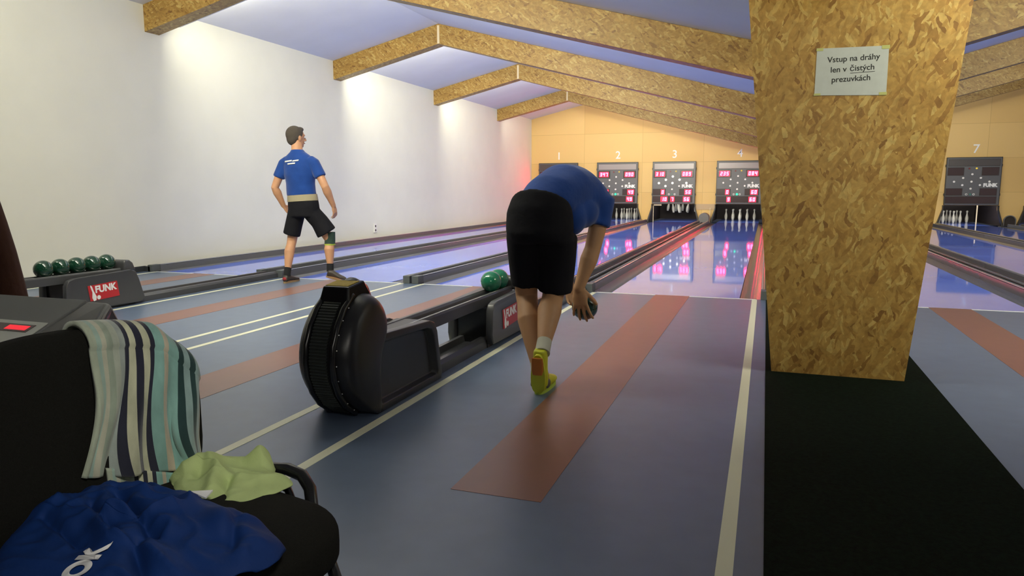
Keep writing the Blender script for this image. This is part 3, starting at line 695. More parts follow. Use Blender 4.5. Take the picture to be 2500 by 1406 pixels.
    for s in (-1, 1):
        MB().py([(mx + s * 0.115, 0.0), (mx + s * 0.115, 0.055), (mx + s * 0.095, 0.078), (mx + s * 0.065, 0.078), (mx + s * 0.055, 0.03), (mx + s * 0.055, 0.0)], 3.70, YF - 0.03).build('lower_rail', 'rack', t)
    # rack: dark foot, side shells, end stop
    MB().box(mx - 0.119, mx + 0.119, 4.66, 5.40, 0.0, 0.284).build('rack_core', 'tube', t)
    for s in (-1, 1):
        x1 = mx + s * 0.175; x0 = mx + s * 0.12
        outer = [(4.645, 0.03), (4.62, 0.10), (4.63, 0.27), (4.66, 0.315), (4.72, 0.330), (5.33, 0.350), (5.385, 0.330), (5.42, 0.25), (5.475, 0.06), (5.44, 0.02)]
        top = [(x0, p[0], p[1]) for p in outer]; cen = (5.0, 0.19)
        vs = [(x1, *p) for p in outer] + [(x0, *p) for p in outer] + [(x1 - s * 0.012, cen[0] + (p[0] - cen[0]) * 0.90, cen[1] + (p[1] - cen[1]) * 0.78) for p in outer]
        n = len(outer)
        fs = [(k, (k + 1) % n, n + (k + 1) % n, n + k) for k in range(n)] + [tuple(n + k for k in range(n)), tuple(2 * n + k for k in range(n))]
        fs += [(k, (k + 1) % n, 2 * n + (k + 1) % n, 2 * n + k) for k in range(n)]
        pn = MB().add(vs, fs).build('rack_shell', 'rack', t, bevel=0.009, seg=3, smooth='auto')
        if s > 0:
            xb = x1 - 0.011
            bd = MB().hexa([(xb, 4.865, 0.10), (xb, 5.185, 0.115), (xb + 0.002, 5.185, 0.115), (xb + 0.002, 4.865, 0.10), (xb, 4.845, 0.245), (xb, 5.165, 0.26), (xb + 0.002, 5.165, 0.26), (xb + 0.002, 4.845, 0.245)]).build('badge', 'badge', t)
            mt = frame_mtx((xb + 0.0025, 5.035, 0.205), (0, 1, 0.04), (0, 0.05, 1))
            text('lettering', 'FUNK', 0.088, 'white', mt, bd, bold=0.0035, ext=0.0006)
            # pin and ball mark
            MB().prism([(4.875, 0.25), (4.89, 0.235), (4.905, 0.19), (4.93, 0.14), (4.925, 0.105), (4.90, 0.098), (4.885, 0.13), (4.89, 0.18), (4.872, 0.235)], lambda p: (xb + 0.002, p[0], p[1]), lambda p: (xb + 0.0035, p[0], p[1])).build('pin_mark', 'white', bd)
            MB().prism([(4.955 + 0.02 * math.cos(a), 0.128 + 0.02 * math.sin(a)) for a in [2 * math.pi * k / 14 for k in range(14)]], lambda p: (xb + 0.002, p[0], p[1]), lambda p: (xb + 0.0035, p[0], p[1])).build('ball_mark', 'white', bd)
    MB().px([(5.295, 0.333), (5.30, 0.42), (5.32, 0.445), (5.37, 0.44), (5.41, 0.41), (5.44, 0.333)], mx - 0.12, mx + 0.12).build('end_stop', 'rack', t, bevel=0.02, seg=4, smooth='auto')
    return t
br = ball_return(-1.952, 'black ball return with big round lift in front of the bending man')
b2 = copy_tree(br); b2.location = (-6.02, 3.0, 0); tag(b2, 'charcoal ball return with five dark green balls beside the white wall')
# moved copies keep their own base
BR_ = 0.0795
def ball(x, y, z, lab, m, grp='bowling balls on the racks'):
    o = MB().ell((x, y, z), BR_, BR_, BR_, 32, 20).build('bowling_ball', m, loc=(x, y, z), smooth=True)
    return tag(o, lab, 'ball', grp)
HZ = 0.4262
PO = ['leftmost', 'second from left', 'middle', 'second from right', 'rightmost']
for k in range(5):
    ball(-6.02, 4.56 + 0.1625 * k, HZ, 'dark green bowling ball on the left rack, %s of the five' % PO[k], 'ball')
ball(-1.952, 5.045, HZ, 'green bowling ball on the middle rack, nearer of the two', 'ballg')
ball(-1.952, 5.208, HZ, 'green bowling ball behind another one, next to the bending man', 'ballg')

# ------------------------------------------------------------------ control console
t = thing('control_console', 'grey control console with sloping top and white keypad, left edge', 'console', (-2.6, 1.8, 0))
cx0, cx1 = -3.05, -2.30
A = (1.90, 0.728); B = (1.52, 0.575)
MB().hexa([(cx0, B[0], 0.50), (cx1 + 0.03, B[0], 0.50), (cx1 + 0.0, A[0], 0.50), (cx0, A[0], 0.50), (cx0, B[0], B[1]), (cx1 + 0.02, B[0], B[1]), (cx1, A[0], A[1]), (cx0, A[0], A[1])]).build('sloping_top', 'console', t, bevel=0.006)
MB().hexa([(cx1 + 0.03, 1.5, 0.45), (cx1 + 0.33, 1.56, 0.45), (cx1 + 0.25, 1.92, 0.45), (cx1 + 0.0, 1.92, 0.45), (cx1 + 0.025, 1.5, B[1]), (cx1 + 0.30, 1.60, 0.60), (cx1 + 0.11, 1.90, 0.728), (cx1 + 0.003, 1.90, 0.728)]).build('side_housing', 'plastic', t, bevel=0.02, seg=4)
MB().box(-2.85, -2.45, 1.62, 1.86, 0.0, 0.51).build('pedestal', 'plastic', t, bevel=0.01)
def on_top(y): return A[1] + (B[1] - A[1]) * (A[0] - y) / (A[0] - B[0])
def slab_top(nm, x0, x1, y0, y1, m, h0=0.001, h1=0.004, skew=0.0, parent=None):
    return MB().hexa([(x0, y0, on_top(y0) + h0), (x1 + skew, y0, on_top(y0) + h0), (x1, y1, on_top(y1) + h0), (x0, y1, on_top(y1) + h0),
               (x0, y0, on_top(y0) + h1), (x1 + skew, y0, on_top(y0) + h1), (x1, y1, on_top(y1) + h1), (x0, y1, on_top(y1) + h1)]).build(nm, m, parent or t)
kp = slab_top('keypad', -2.78, -2.305, 1.54, 1.745, 'keypad', skew=0.02)
slab_top('display', -2.74, -2.335, 1.685, 1.725, 'leddim', 0.004, 0.0055, parent=kp)
slab_top('display_glow', -2.45, -2.35, 1.693, 1.717, 'contact', 0.0055, 0.006, parent=kp)
yb_ = MB(); yb_.lathe([(0.016, 0), (0.016, 0.006), (0.002, 0.008)], (-2.355, 1.60, on_top(1.60) + 0.003), 16); yb_.build('yellow_button', 'limeband', kp)

# ------------------------------------------------------------------ chair
def chair():
    ang = math.radians(-11); fv = Vector((math.cos(ang), math.sin(ang), 0)); lv = Vector((-math.sin(ang), math.cos(ang), 0))
    C0 = Vector((-1.045, 1.005, 0)); R3 = Matrix((fv, lv, Vector((0, 0, 1)))).transposed()
    t = thing('visitor_chair', 'black upholstered chair in the foreground with a towel over its back', 'chair', C0)
    LW = lambda f_, l_, z: C0 + fv * f_ + lv * l_ + Vector((0, 0, z))
    m = MB(); m.ell(C0 + Vector((0, 0, 0.432)), 0.245, 0.245, 0.044, 56, 28, e=0.34, mtx=R3)
    m.v = [tuple(Vector(v) + Vector((0, 0, (0.012 * math.cos(min(1, (Vector(v).xy - C0.xy).length / 0.25) * 1.5) if v[2] > 0.44 else 0) - (0.03 * max(0, ((Vector(v) - C0).dot(fv) - 0.13) / 0.11) ** 2)))) for v in m.v]
    m.build('seat', 'fabric', t, smooth=True)
    # backrest, leaning back and rounded at the corners
    lean = math.radians(3); bu = (Vector((0, 0, 1)) * math.cos(lean) - fv * math.sin(lean)).normalized(); bn = lv.cross(bu).normalized()
    R4 = Matrix((bn, lv, bu)).transposed(); bc = LW(-0.300, -0.012, 0.628)
    m = MB(); m.ell((0, 0, 0), 0.040, 0.250, 0.207, 56, 36, e=0.38)
    vv = []
    for v in m.v:
        x, y, z = v; x += 0.05 * (y / 0.245) ** 2
        if z > 0: z *= 1 - 0.20 * (abs(y + 0.03) / 0.245) ** 2.2
        if z < 0: y *= 1 - 0.06 * (z / 0.207) ** 2
        vv.append(tuple(R4 @ Vector((x, y, z)) + bc))
    m.v = vv; m.build('backrest', 'fabric', t, smooth=True)
    for s in (-1, 1):
        pth = [LW(-0.30, s * 0.19, 0.60), LW(-0.275, s * 0.205, 0.47), LW(-0.26, s * 0.21, 0.40), LW(-0.12, s * 0.215, 0.385), LW(0.14, s * 0.215, 0.385), LW(0.185, s * 0.217, 0.37), LW(0.21, s * 0.222, 0.30), LW(0.25, s * 0.235, 0.0)]
        MB().tube(pth, 0.0125, n=12).build('front_leg_frame', 'tube', t, smooth=True)
        MB().tube([LW(-0.10, s * 0.215, 0.37), LW(-0.20, s * 0.22, 0.25), LW(-0.29, s * 0.235, 0.0)], 0.0125, n=12).build('rear_leg', 'tube', t, smooth=True)
    # black arm loop on the far side of the seat
    MB().tube([(-1.20, 1.31, 0.455), (-1.10, 1.328, 0.468), (-1.03, 1.335, 0.472), (-0.985, 1.328, 0.465), (-0.952, 1.31, 0.445), (-0.93, 1.285, 0.41), (-0.925, 1.25, 0.385)], 0.0145, n=14).build('arm_loop', 'tube', t, smooth=True)
    MB().tube([(-1.11, 1.300, 0.450), (-1.05, 1.308, 0.450), (-1.005, 1.30, 0.440), (-0.975, 1.28, 0.415)], 0.009, n=12).build('inner_loop', 'tube', t, smooth=True)
    return t, fv, lv, bu, bn, bc, C0
ch, fv, lv, bu, bn, bc, C0 = chair()

def grid_obj(name, pts, nu, nv, m, loc, uv=True, solid=0.0, parent=None, sub=0):
    mb = MB(); mb.v = [tuple(p) for p in pts]
    mb.f = [(i * nv + j, i * nv + j + 1, (i + 1) * nv + j + 1, (i + 1) * nv + j) for i in range(nu - 1) for j in range(nv - 1)]
    uvs = [(i / (nu - 1), j / (nv - 1)) for i in range(nu) for j in range(nv)]
    return mb.build(name, m, parent, smooth=True, loc=loc, uvs=uvs, solid=solid, sub=sub)
# towel over the backrest
G1, DK, PL, TL, TN, GT = (0.36, 0.41, 0.31), (0.012, 0.014, 0.03), (0.46, 0.47, 0.33), (0.20, 0.37, 0.33), (0.44, 0.39, 0.29), (0.22, 0.32, 0.31)
st = [(0, G1), (0.05, (0.30, 0.42, 0.36)), (0.09, (0.44, 0.44, 0.34)), (0.14, (0.30, 0.36, 0.28)), (0.19, (0.40, 0.44, 0.36)), (0.24, (0.32, 0.37, 0.34)), (0.30, DK), (0.35, PL), (0.405, DK), (0.455, PL), (0.515, DK), (0.56, TL), (0.63, TN), (0.675, TL), (0.775, (0.012, 0.04, 0.04)), (0.82, GT), (0.86, (0.012, 0.04, 0.04)), (0.895, GT), (0.955, PL), (0.975, (0.25, 0.25, 0.24))]
M['towel'] = stripes('striped_terry', st)
NU, NV = 110, 90; pts = []; TW0, TWW = 0.022, 0.225
for i in range(NU):
    u = i / (NU - 1); lat = TW0 + TWW * u
    topz = 0.207 * (1 - 0.20 * (abs(lat + 0.03) / 0.245) ** 2.2) + 0.012
    if lat > 0.165: topz -= 1.0 * (lat - 0.165) ** 1.1
    bl = 0.05 * (lat / 0.245) ** 2
    Lb = -0.095 - 0.065 * u
    for j in range(NV):
        v = j / (NV - 1); q = v
        # path: back hem -> over the top -> front hem
        if q < 0.25: z = topz - 0.20 * (1 - q / 0.25) - 0.05; x = -0.052
        elif q < 0.42:
            a = (q - 0.25) / 0.17 * math.pi; z = topz - 0.05 + 0.05 * math.sin(a); x = -0.052 * math.cos(a) * 1.05
        else:
            k = (q - 0.42) / 0.58; z = topz - 0.05 + (Lb - topz + 0.05) * k; x = 0.050 + 0.004 * math.sin(k * 3)
        k = max(0, (q - 0.42) / 0.58)
        fold = (0.010 * math.sin(u * 15 + 2.2 * k) + 0.008 * math.sin(u * 29 + 1.0 + 3 * k) + 0.014 * math.exp(-((u - 0.60 - 0.06 * k) / 0.05) ** 2)) * (0.25 + 0.9 * k)
        la = lat - 0.022 * k + 0.018 * math.sin(k * 4.2 + u * 5) * k + (0.012 * math.sin(k * 7)) * (1 if u > 0.75 else 0) * k
        if u > 0.9: x_extra = -0.03 * ((u - 0.9) / 0.1) ** 1.5
        else: x_extra = 0
        nz = noise.noise(Vector((u * 5, v * 4, 1.3))) * 0.006
        p = bc + bn * (x + bl + fold + x_extra + nz) + lv * la + (bu * z if z > 0.02 else bu * 0.02 + Vector((0, 0, z - 0.02)))
        pts.append(p)
tw = grid_obj('towel', pts, NU, NV, 'towel', loc=bc, solid=0.011)
tag(tw, 'striped green, cream and black towel hanging over the black chair back', 'towel')
# folded second layer peeping out under the front
pts = []
for i in range(60):
    u = i / 59; lat = TW0 + 0.01 + (TWW - 0.06) * u
    for j in range(8):
        v = j / 7; pts.append(bc + bn * (0.046 + 0.05 * (lat / 0.245) ** 2) + lv * (lat + 0.01 * u) + bu * (-0.09 - 0.045 * v - 0.07 * u))
grid_obj('towel_under_layer', pts, 60, 8, 'towel', loc=None, solid=0.008, parent=tw)

# heaps of cloth on the seat
def heap(name, outline, zbase, amp, m, seedv, foldsc, loc, lobes=(), solid=0.004, NR=60, NT=150, edge=0.02, creases=(), flats=()):
    cx = sum(p[0] for p in outline) / len(outline); cyy = sum(p[1] for p in outline) / len(outline)
    ang = sorted([(math.atan2(p[1] - cyy, p[0] - cx), math.hypot(p[0] - cx, p[1] - cyy)) for p in outline])
    A_ = [a for a, r in ang]; Rr = [r for a, r in ang]
    A_ = [A_[-1] - 2 * math.pi] + A_ + [A_[0] + 2 * math.pi]; Rr = [Rr[-1]] + Rr + [Rr[0]]
    def height(x, y):
        a = math.atan2(y - cyy, x - cx); R = float(np.interp(a, A_, Rr)); k = math.hypot(x - cx, y - cyy) / R
        dome = max(0.0, 1 - k ** 3.0) ** 0.6
        wx = x + 0.05 * noise.noise(Vector((x * 5, y * 5, seedv))); wy = y + 0.05 * noise.noise(Vector((x * 5, y * 5, seedv + 7)))
        f1 = 1 - abs(noise.noise(Vector((wx * foldsc * 0.7 + wy * foldsc * 0.35, wy * foldsc * 1.5, seedv)))) * 2
        f2 = 1 - abs(noise.noise(Vector((wx * foldsc * 2.1, wy * foldsc * 2.9, seedv + 3)))) * 2
        h = dome * (0.45 * amp + amp * 0.55 * f1 ** 2 * (1 if f1 > 0 else 0) + amp * 0.22 * f2)
        for (lx, ly, lr, lh) in lobes:
            h += lh * math.exp(-((x - lx) ** 2 + (y - ly) ** 2) / lr ** 2) * min(1, dome * 3)
        for (x0, y0, x1, y1, wd, dp) in creases:
            dx, dy = x1 - x0, y1 - y0; tt = max(0, min(1, ((x - x0) * dx + (y - y0) * dy) / (dx * dx + dy * dy)))
            d = math.hypot(x - x0 - dx * tt, y - y0 - dy * tt); h += dp * math.exp(-(d / wd) ** 2) * dome
        for (fx, fy, fr, fh) in flats:
            q = math.exp(-(((x - fx) ** 2 + (y - fy) ** 2) / fr ** 2) ** 2); h = h * (1 - q) + (fh + (y - fy) * 0.25) * q
        return zbase + max(0.002, h)
    P = []
    for i in range(NR):
        r = i / (NR - 1)
        for j in range(NT):
            a = -math.pi + 2 * math.pi * j / (NT - 1); R = float(np.interp(a, A_, Rr)) * (1 + 0.05 * noise.noise(Vector((math.cos(a) * 4, math.sin(a) * 4, seedv))))
            x, y = cx + R * r * math.cos(a), cyy + R * r * math.sin(a); P.append((x, y, height(x, y)))
    return grid_obj(name, P, NR, NT, m, loc=loc, solid=solid), height
out = [(-1.22, .79), (-1.285, .859), (-1.345, .964), (-1.335, 1.045), (-1.254, 1.082), (-1.153, 1.091), (-1.04, 1.088), (-.95, 1.085), (-.86, 1.045), (-.785, 1.000), (-.775, .965), (-.80, .88), (-.86, .80), (-.95, .75), (-1.05, .72), (-1.15, .73)]
hp, hh = heap('folded_garment', out, 0.478, 0.058, 'heap', 4.2, 7.0, (-1.03, 0.93, 0.478), lobes=((-1.20, 0.98, 0.10, 0.018), (-0.97, 0.98, 0.10, 0.012)),
              creases=((-1.22, 1.03, -0.98, 0.90, 0.012, -0.022), (-1.20, 0.96, -1.05, 0.88, 0.010, -0.02), (-1.26, 0.91, -1.10, 0.85, 0.010, -0.018), (-0.93, 1.05, -0.84, 0.93, 0.012, -0.02), (-1.12, 0.99, -0.96, 0.93, 0.02, 0.012), (-1.0, 0.88, -0.9, 0.80, 0.012, -0.02)), flats=((-1.02, 0.80, 0.055, 0.035),), NR=110, NT=260)
tag(hp, 'crumpled royal blue sports garment lying on the chair seat', 'clothing')
def onheap(p): return Vector((p.x, p.y, hh(p.x, p.y) + 0.006))
text('printed_letters', 'OK', 0.052, 'white', frame_mtx((-1.022, 0.800, 0.5), (-0.25, 0.97, 0), (-0.97, -0.25, 0)), hp, bold=0.003, ext=0.0003, warp=onheap)
MB().prism([(-1.075, 1.082), (-1.035, 1.102), (-1.022, 1.068)], lambda p: (p[0], p[1], 0.513), lambda p: (p[0], p[1], 0.516)).build('white_tag', 'white', hp)
out = [(-1.262, 1.224), (-1.20, 1.165), (-1.11, 1.118), (-1.033, 1.110), (-.984, 1.118), (-.975, 1.18), (-.955, 1.252), (-1.035, 1.290), (-1.075, 1.335), (-1.13, 1.325), (-1.18, 1.325), (-1.235, 1.295)]
gp, gh = heap('green_cloth', out, 0.474, 0.028, 'lime', 9.1, 8.0, (-1.1, 1.22, 0.474), lobes=((-1.19, 1.235, 0.045, 0.035), (-1.09, 1.32, 0.025, 0.04)), creases=((-1.15, 1.18, -1.20, 1.27, 0.012, -0.012), (-1.08, 1.14, -1.13, 1.22, 0.015, 0.016), (-1.04, 1.13, -1.08, 1.20, 0.010, -0.012)), NR=70, NT=180, solid=0.003)
tag(gp, 'pale green cloth lying loosely on the rear corner of the chair seat', 'cloth')

# ------------------------------------------------------------------ people
def hand(mb, wrist, d, nrm, thumb, curl=(0.3, 0.4, 0.35), splay=0.10, sc=1.0, tcurl=0.3):
    """palm and five fingers; d: finger direction, nrm: palm facing direction, thumb: side of the thumb"""
    d = Vector(d).normalized(); nrm = Vector(nrm); nrm = (nrm - d * nrm.dot(d)).normalized(); side = d.cross(nrm)
    if side.dot(Vector(thumb)) < 0: side = -side
    w = Vector(wrist); pl = 0.092 * sc
    mb.loft([(w - d * 0.02, side * 0.027 * sc, nrm * 0.020 * sc), (w + d * 0.015, side * 0.032 * sc, nrm * 0.018 * sc), (w + d * pl * 0.55, side * 0.041 * sc, nrm * 0.017 * sc), (w + d * pl, side * 0.041 * sc, nrm * 0.013 * sc), (w + d * (pl + 0.006), side * 0.034 * sc, nrm * 0.007 * sc)], n=18)
    LN = [(0.043, 0.026, 0.022), (0.047, 0.030, 0.023), (0.044, 0.028, 0.022), (0.034, 0.021, 0.019)]
    for k, ls in enumerate(LN):
        off = (1.5 - k) * 0.0205 * sc; p = w + d * (pl - (0.004 if k in (0, 2) else 0.0) - (0.010 if k == 3 else 0)) * 1.0 + side * off
        dd = (d + side * splay * (1.5 - k)).normalized(); nn = nrm; pth = [p - dd * 0.012, p]; rad = [0.0095 * sc, 0.0098 * sc]
        for a, L, r in zip(curl, ls, (0.0092, 0.0085, 0.0075)):
            ax = dd.cross(nn); dd2 = (dd * math.cos(a) + nn * math.sin(a)).normalized(); nn = (nn * math.cos(a) - dd * math.sin(a)).normalized(); dd = dd2
            p = p + dd * L * sc; pth.append(p); rad.append(r * sc * (0.9 if k == 3 else 1))
        mb.tube(pth, rad, n=10)
    p = w + d * 0.022 * sc + side * 0.026 * sc + nrm * 0.006; dd = (d * 0.72 + side * 0.62 + nrm * tcurl).normalized()
    p1 = p + dd * 0.042 * sc; d2 = (dd + d * 0.5 + nrm * tcurl * 0.6).normalized(); p2 = p1 + d2 * 0.031 * sc; p3 = p2 + (d2 + nrm * tcurl * 0.4).normalized() * 0.025 * sc
    mb.tube([p - dd * 0.01, p1, p2, p3], [0.015 * sc, 0.0115 * sc, 0.0105 * sc, 0.009 * sc], n=10)
def head(mb_, c, face, upv, parts, sc=1.0):
    mb = MB(); k0 = len(parts)
    c = Vector(c); fy = Vector(face).normalized(); uz = Vector(upv); uz = (uz - fy * uz.dot(fy)).normalized(); sx = fy.cross(uz)
    R = Matrix((sx, fy, uz)).transposed(); P = lambda x, y, z: c + R @ Vector((x, y, z))
    mb.ell(P(0, -0.006, 0.022), 0.077, 0.096, 0.095, 24, 16, mtx=R)
    mb.ell(P(0, 0.018, -0.035), 0.060, 0.070, 0.078, 20, 14, mtx=R)
    mb.ell(P(0, 0.052, -0.088), 0.028, 0.026, 0.022, 14, 10, mtx=R)
    mb.tube([P(0, 0.088, 0.015), P(0, 0.102, -0.012), P(0, 0.110, -0.030)], [0.009, 0.012, 0.014], n=10)
    for s in (-1, 1):
        mb.ell(P(s * 0.015, 0.094, -0.034), 0.009, 0.009, 0.008, 10, 8)
        mb.ell(P(s * 0.079, -0.006, -0.008), 0.009, 0.019, 0.032, 12, 10, mtx=R)
        mb.ell(P(s * 0.035, 0.076, 0.022), 0.022, 0.014, 0.008, 12, 8, mtx=R)
        parts.append(('eye', MB().ell(P(s * 0.031, 0.080, 0.004), 0.0125, 0.0125, 0.0125, 14, 10), 'eye'))
        parts.append(('iris', MB().ell(P(s * 0.031, 0.0895, 0.004), 0.0055, 0.004, 0.0055, 12, 8, mtx=R), 'iris'))
    parts.append(('mouth', MB().ell(P(0, 0.086, -0.063), 0.024, 0.008, 0.006, 16, 8, mtx=R), 'lip'))
    h = MB(); h.ell(P(0, -0.018, 0.036), 0.084, 0.098, 0.094, 28, 18, mtx=R).ell(P(0, -0.055, -0.01), 0.070, 0.052, 0.070, 20, 14, mtx=R).ell(P(0, 0.045, 0.085), 0.060, 0.045, 0.030, 20, 12, mtx=R)
    for s in (-1, 1): h.ell(P(s * 0.070, -0.02, 0.02), 0.012, 0.04, 0.045, 12, 8, mtx=R)
    parts.append(('hair', h, 'hair'))
    for q in [mb] + [p_[1] for p_ in parts[k0:]]: q.v = [tuple(c + (Vector(v) - c) * sc) for v in q.v]
    mb_.add(mb.v, mb.f)
    return P
def foot(mb, heel, toe, upd=(0, 0, 1), w=0.042, h=0.062):
    heel, toe = Vector(heel), Vector(toe); d = (toe - heel).normalized(); u = Vector(upd); u = (u - d * u.dot(d)).normalized(); s = d.cross(u); L = (toe - heel).length
    secs = []
    for k, ww, hh_ in ((0.0, 0.55, 0.7), (0.06, 0.8, 1.0), (0.25, 0.86, 1.05), (0.45, 0.90, 0.82), (0.65, 1.08, 0.60), (0.82, 1.05, 0.48), (0.94, 0.80, 0.38), (1.0, 0.45, 0.25)):
        secs.append((heel + d * L * k + u * h * hh_ / 2, s * w * ww, u * h * hh_ / 2))
    mb.loft(secs, n=20, e=0.8); return d, u, s
def sole(heel, toe, upd=(0, 0, 1), w=0.045, th=0.020):
    heel, toe = Vector(heel), Vector(toe); d = (toe - heel).normalized(); u = Vector(upd); u = (u - d * u.dot(d)).normalized(); s = d.cross(u); L = (toe - heel).length
    pl = []
    for k in range(28):
        a = 2 * math.pi * k / 28; x = (0.5 + 0.52 * math.cos(a)) * L; ww = w * (0.92 + 0.16 * math.cos(a)) * (abs(math.sin(a)) ** 0.65) * (1 if math.sin(a) >= 0 else -1)
        pl.append((x, ww))
    return MB().prism(pl, lambda p: tuple(heel + d * p[0] + s * p[1]), lambda p: tuple(heel + d * p[0] + s * p[1] + u * th))

def person(loc, label, body, parts, skin='skin', vox=0.0065):
    o = body.build('person', skin, loc=loc, remesh=vox, smit=4)
    tag(o, label, 'person')
    for nm, mb, m, rm in parts:
        if rm: mb.build(nm, m, o, remesh=rm, smit=18 if nm in ('t_shirt', 'shorts') else 8)
        else: mb.build(nm, m, o, smooth='auto')
    return o

# --- standing man on lane two, seen from behind
B = MB(); parts = []; hp_ = []
B.loft([((-5.275, 7.36, 0.84), (0.15, 0, 0), (0, 0.10, 0)), ((-5.275, 7.36, 0.92), (0.17, 0, 0), (0, 0.12, 0)), ((-5.28, 7.355, 1.02), (0.155, 0, 0), (0, 0.105, 0)), ((-5.28, 7.35, 1.15), (0.155, 0, 0), (0, 0.105, 0)), ((-5.285, 7.34, 1.30), (0.18, 0, 0), (0, 0.115, 0)), ((-5.29, 7.34, 1.42), (0.185, 0, 0), (0, 0.105, 0)), ((-5.30, 7.34, 1.49), (0.13, 0, 0), (0, 0.08, 0)), ((-5.31, 7.34, 1.54), (0.07, 0, 0), (0, 0.06, 0))])
B.tube([(-5.31, 7.335, 1.50), (-5.32, 7.345, 1.60), (-5.33, 7.355, 1.70)], [0.075, 0.066, 0.063], n=18)
head(B, (-5.338, 7.365, 1.738), (0.38, 0.92, 0.08), (0, 0, 1), hp_, 1.10)
def arm(mb, sh, el, wr, s=1.0):
    sh, el, wr = Vector(sh), Vector(el), Vector(wr)
    mb.tube([sh, sh.lerp(el, 0.35), sh.lerp(el, 0.75), el, el.lerp(wr, 0.28), el.lerp(wr, 0.65), wr], [0.046 * s, 0.046 * s, 0.043 * s, 0.041 * s, 0.045 * s, 0.034 * s, 0.027 * s], n=18)
def leg(mb, hip, kn, an, s=1.0, back=(0, -1, 0)):
    hip, kn, an = Vector(hip), Vector(kn), Vector(an); bk = Vector(back)
    mb.tube([hip, hip.lerp(kn, 0.35), hip.lerp(kn, 0.8), kn, kn.lerp(an, 0.12) + bk * 0.006, kn.lerp(an, 0.32) + bk * 0.018, kn.lerp(an, 0.62) + bk * 0.008, kn.lerp(an, 0.86), an], [0.075 * s, 0.072 * s, 0.062 * s, 0.058 * s, 0.055 * s, 0.062 * s, 0.048 * s, 0.036 * s, 0.036 * s], n=20)
shL, elL, wrL = (-5.50, 7.33, 1.44), (-5.605, 7.27, 1.15), (-5.575, 7.38, 0.93)
shR, elR, wrR = (-5.08, 7.33, 1.44), (-4.945, 7.34, 1.16), (-4.93, 7.48, 0.93)
arm(B, shL, elL, wrL, 1.12); arm(B, shR, elR, wrR, 1.12)
hand(B, wrL, (0.25, 0.55, -0.8), (1, 0.2, 0.2), (0, 1, 0), curl=(0.5, 0.6, 0.4))
hand(B, wrR, (0.02, 0.30, -0.95), (-1, 0.1, 0.0), (0, 1, 0), curl=(0.35, 0.5, 0.4))
hL, kL, aL = (-5.375, 7.36, 0.90), (-5.475, 7.38, 0.50), (-5.458, 7.235, 0.11)
hR, kR, aR = (-5.18, 7.37, 0.90), (-5.01, 7.50, 0.51), (-4.992, 7.455, 0.165)
leg(B, hL, kL, aL); leg(B, hR, kR, aR)
foot(B, (-5.455, 7.19, 0.012), (-5.47, 7.45, 0.012)); foot(B, (-5.015, 7.425, 0.075), (-4.815, 7.51, 0.012), upd=(0.3, 0, 1))
SH = MB()
SH.loft([((-5.285, 7.355, 1.045), (0.195, 0, 0), (0, 0.135, 0)), ((-5.29, 7.35, 1.10), (0.190, 0, 0), (0, 0.130, 0)), ((-5.29, 7.345, 1.20), (0.188, 0, 0), (0, 0.128, 0)), ((-5.29, 7.34, 1.30), (0.202, 0, 0), (0, 0.132, 0)), ((-5.29, 7.34, 1.40), (0.215, 0, 0), (0, 0.125, 0)), ((-5.295, 7.34, 1.47), (0.212, 0, 0), (0, 0.110, 0)), ((-5.303, 7.34, 1.525), (0.162, 0, 0), (0, 0.090, 0)), ((-5.31, 7.34, 1.575), (0.085, 0, 0), (0, 0.077, 0)), ((-5.313, 7.34, 1.60), (0.074, 0, 0), (0, 0.073, 0))])
for s_h, e_l in ((shL, elL), (shR, elR)):
    a, b = Vector(s_h), Vector(e_l); SH.tube([a + Vector((0.06 if a.x < -5.3 else -0.06, 0, 0.03)), a + Vector((0, 0, -0.005)), a.lerp(b, 0.4), a.lerp(b, 0.60)], [0.064, 0.070, 0.070, 0.072], n=20, endcap=False)
parts.append(('t_shirt', SH, 'shirt', 0.009))
UN = MB().loft([((-5.275, 7.355, 0.985), (0.200, 0, 0.012), (0, 0.141, 0)), ((-5.28, 7.355, 1.06), (0.193, 0, 0.012), (0, 0.133, 0))]); parts.append(('khaki_undershirt', UN, 'khaki', 0))
SO = MB().loft([((-5.275, 7.36, 0.80), (0.185, 0, 0), (0, 0.13, 0)), ((-5.27, 7.36, 0.92), (0.205, 0, 0), (0, 0.14, 0)), ((-5.272, 7.355, 1.00), (0.195, 0, 0.01), (0, 0.137, 0))])
SO.tube([(-5.37, 7.36, 0.86), (-5.43, 7.37, 0.70), (-5.465, 7.365, 0.575)], [0.105, 0.103, 0.104], n=22, endcap=False)
SO.tube([(-5.18, 7.37, 0.86), (-5.10, 7.43, 0.74), (-5.035, 7.475, 0.60)], [0.105, 0.108, 0.125], n=22, endcap=False)
parts.append(('shorts', SO, 'shorts', 0.009))
parts.append(('knee_brace', MB().tube([Vector(kR) + Vector((0.0, 0, 0.10)), Vector(kR), Vector(kR) + Vector((0.003, -0.01, -0.05))], [0.066, 0.064, 0.063], n=22, endcap=False), 'brace', 0))
parts.append(('knee_brace_band', MB().tube([Vector(kR) + Vector((0.003, -0.01, -0.042)), Vector(kR) + Vector((0.003, -0.01, -0.057))], [0.0655, 0.0655], n=22, endcap=False), 'limeband', 0))
for a_, kk in ((aL, kL), (aR, kR)):
    a, k = Vector(a_), Vector(kk); parts.append(('sock', MB().tube([a + Vector((0, 0, -0.03)), a, a.lerp(k, 0.18)], [0.044, 0.042, 0.042], n=18, endcap=False), 'sock', 0))
x = MB(); foot(x, (-5.455, 7.175, 0.014), (-5.47, 7.46, 0.014), w=0.047, h=0.085); parts.append(('shoe', x, 'shoe', 0.006))
parts.append(('heel_patch', MB().ell((-5.455, 7.176, 0.055), 0.028, 0.012, 0.02, 14, 10), 'red', 0))
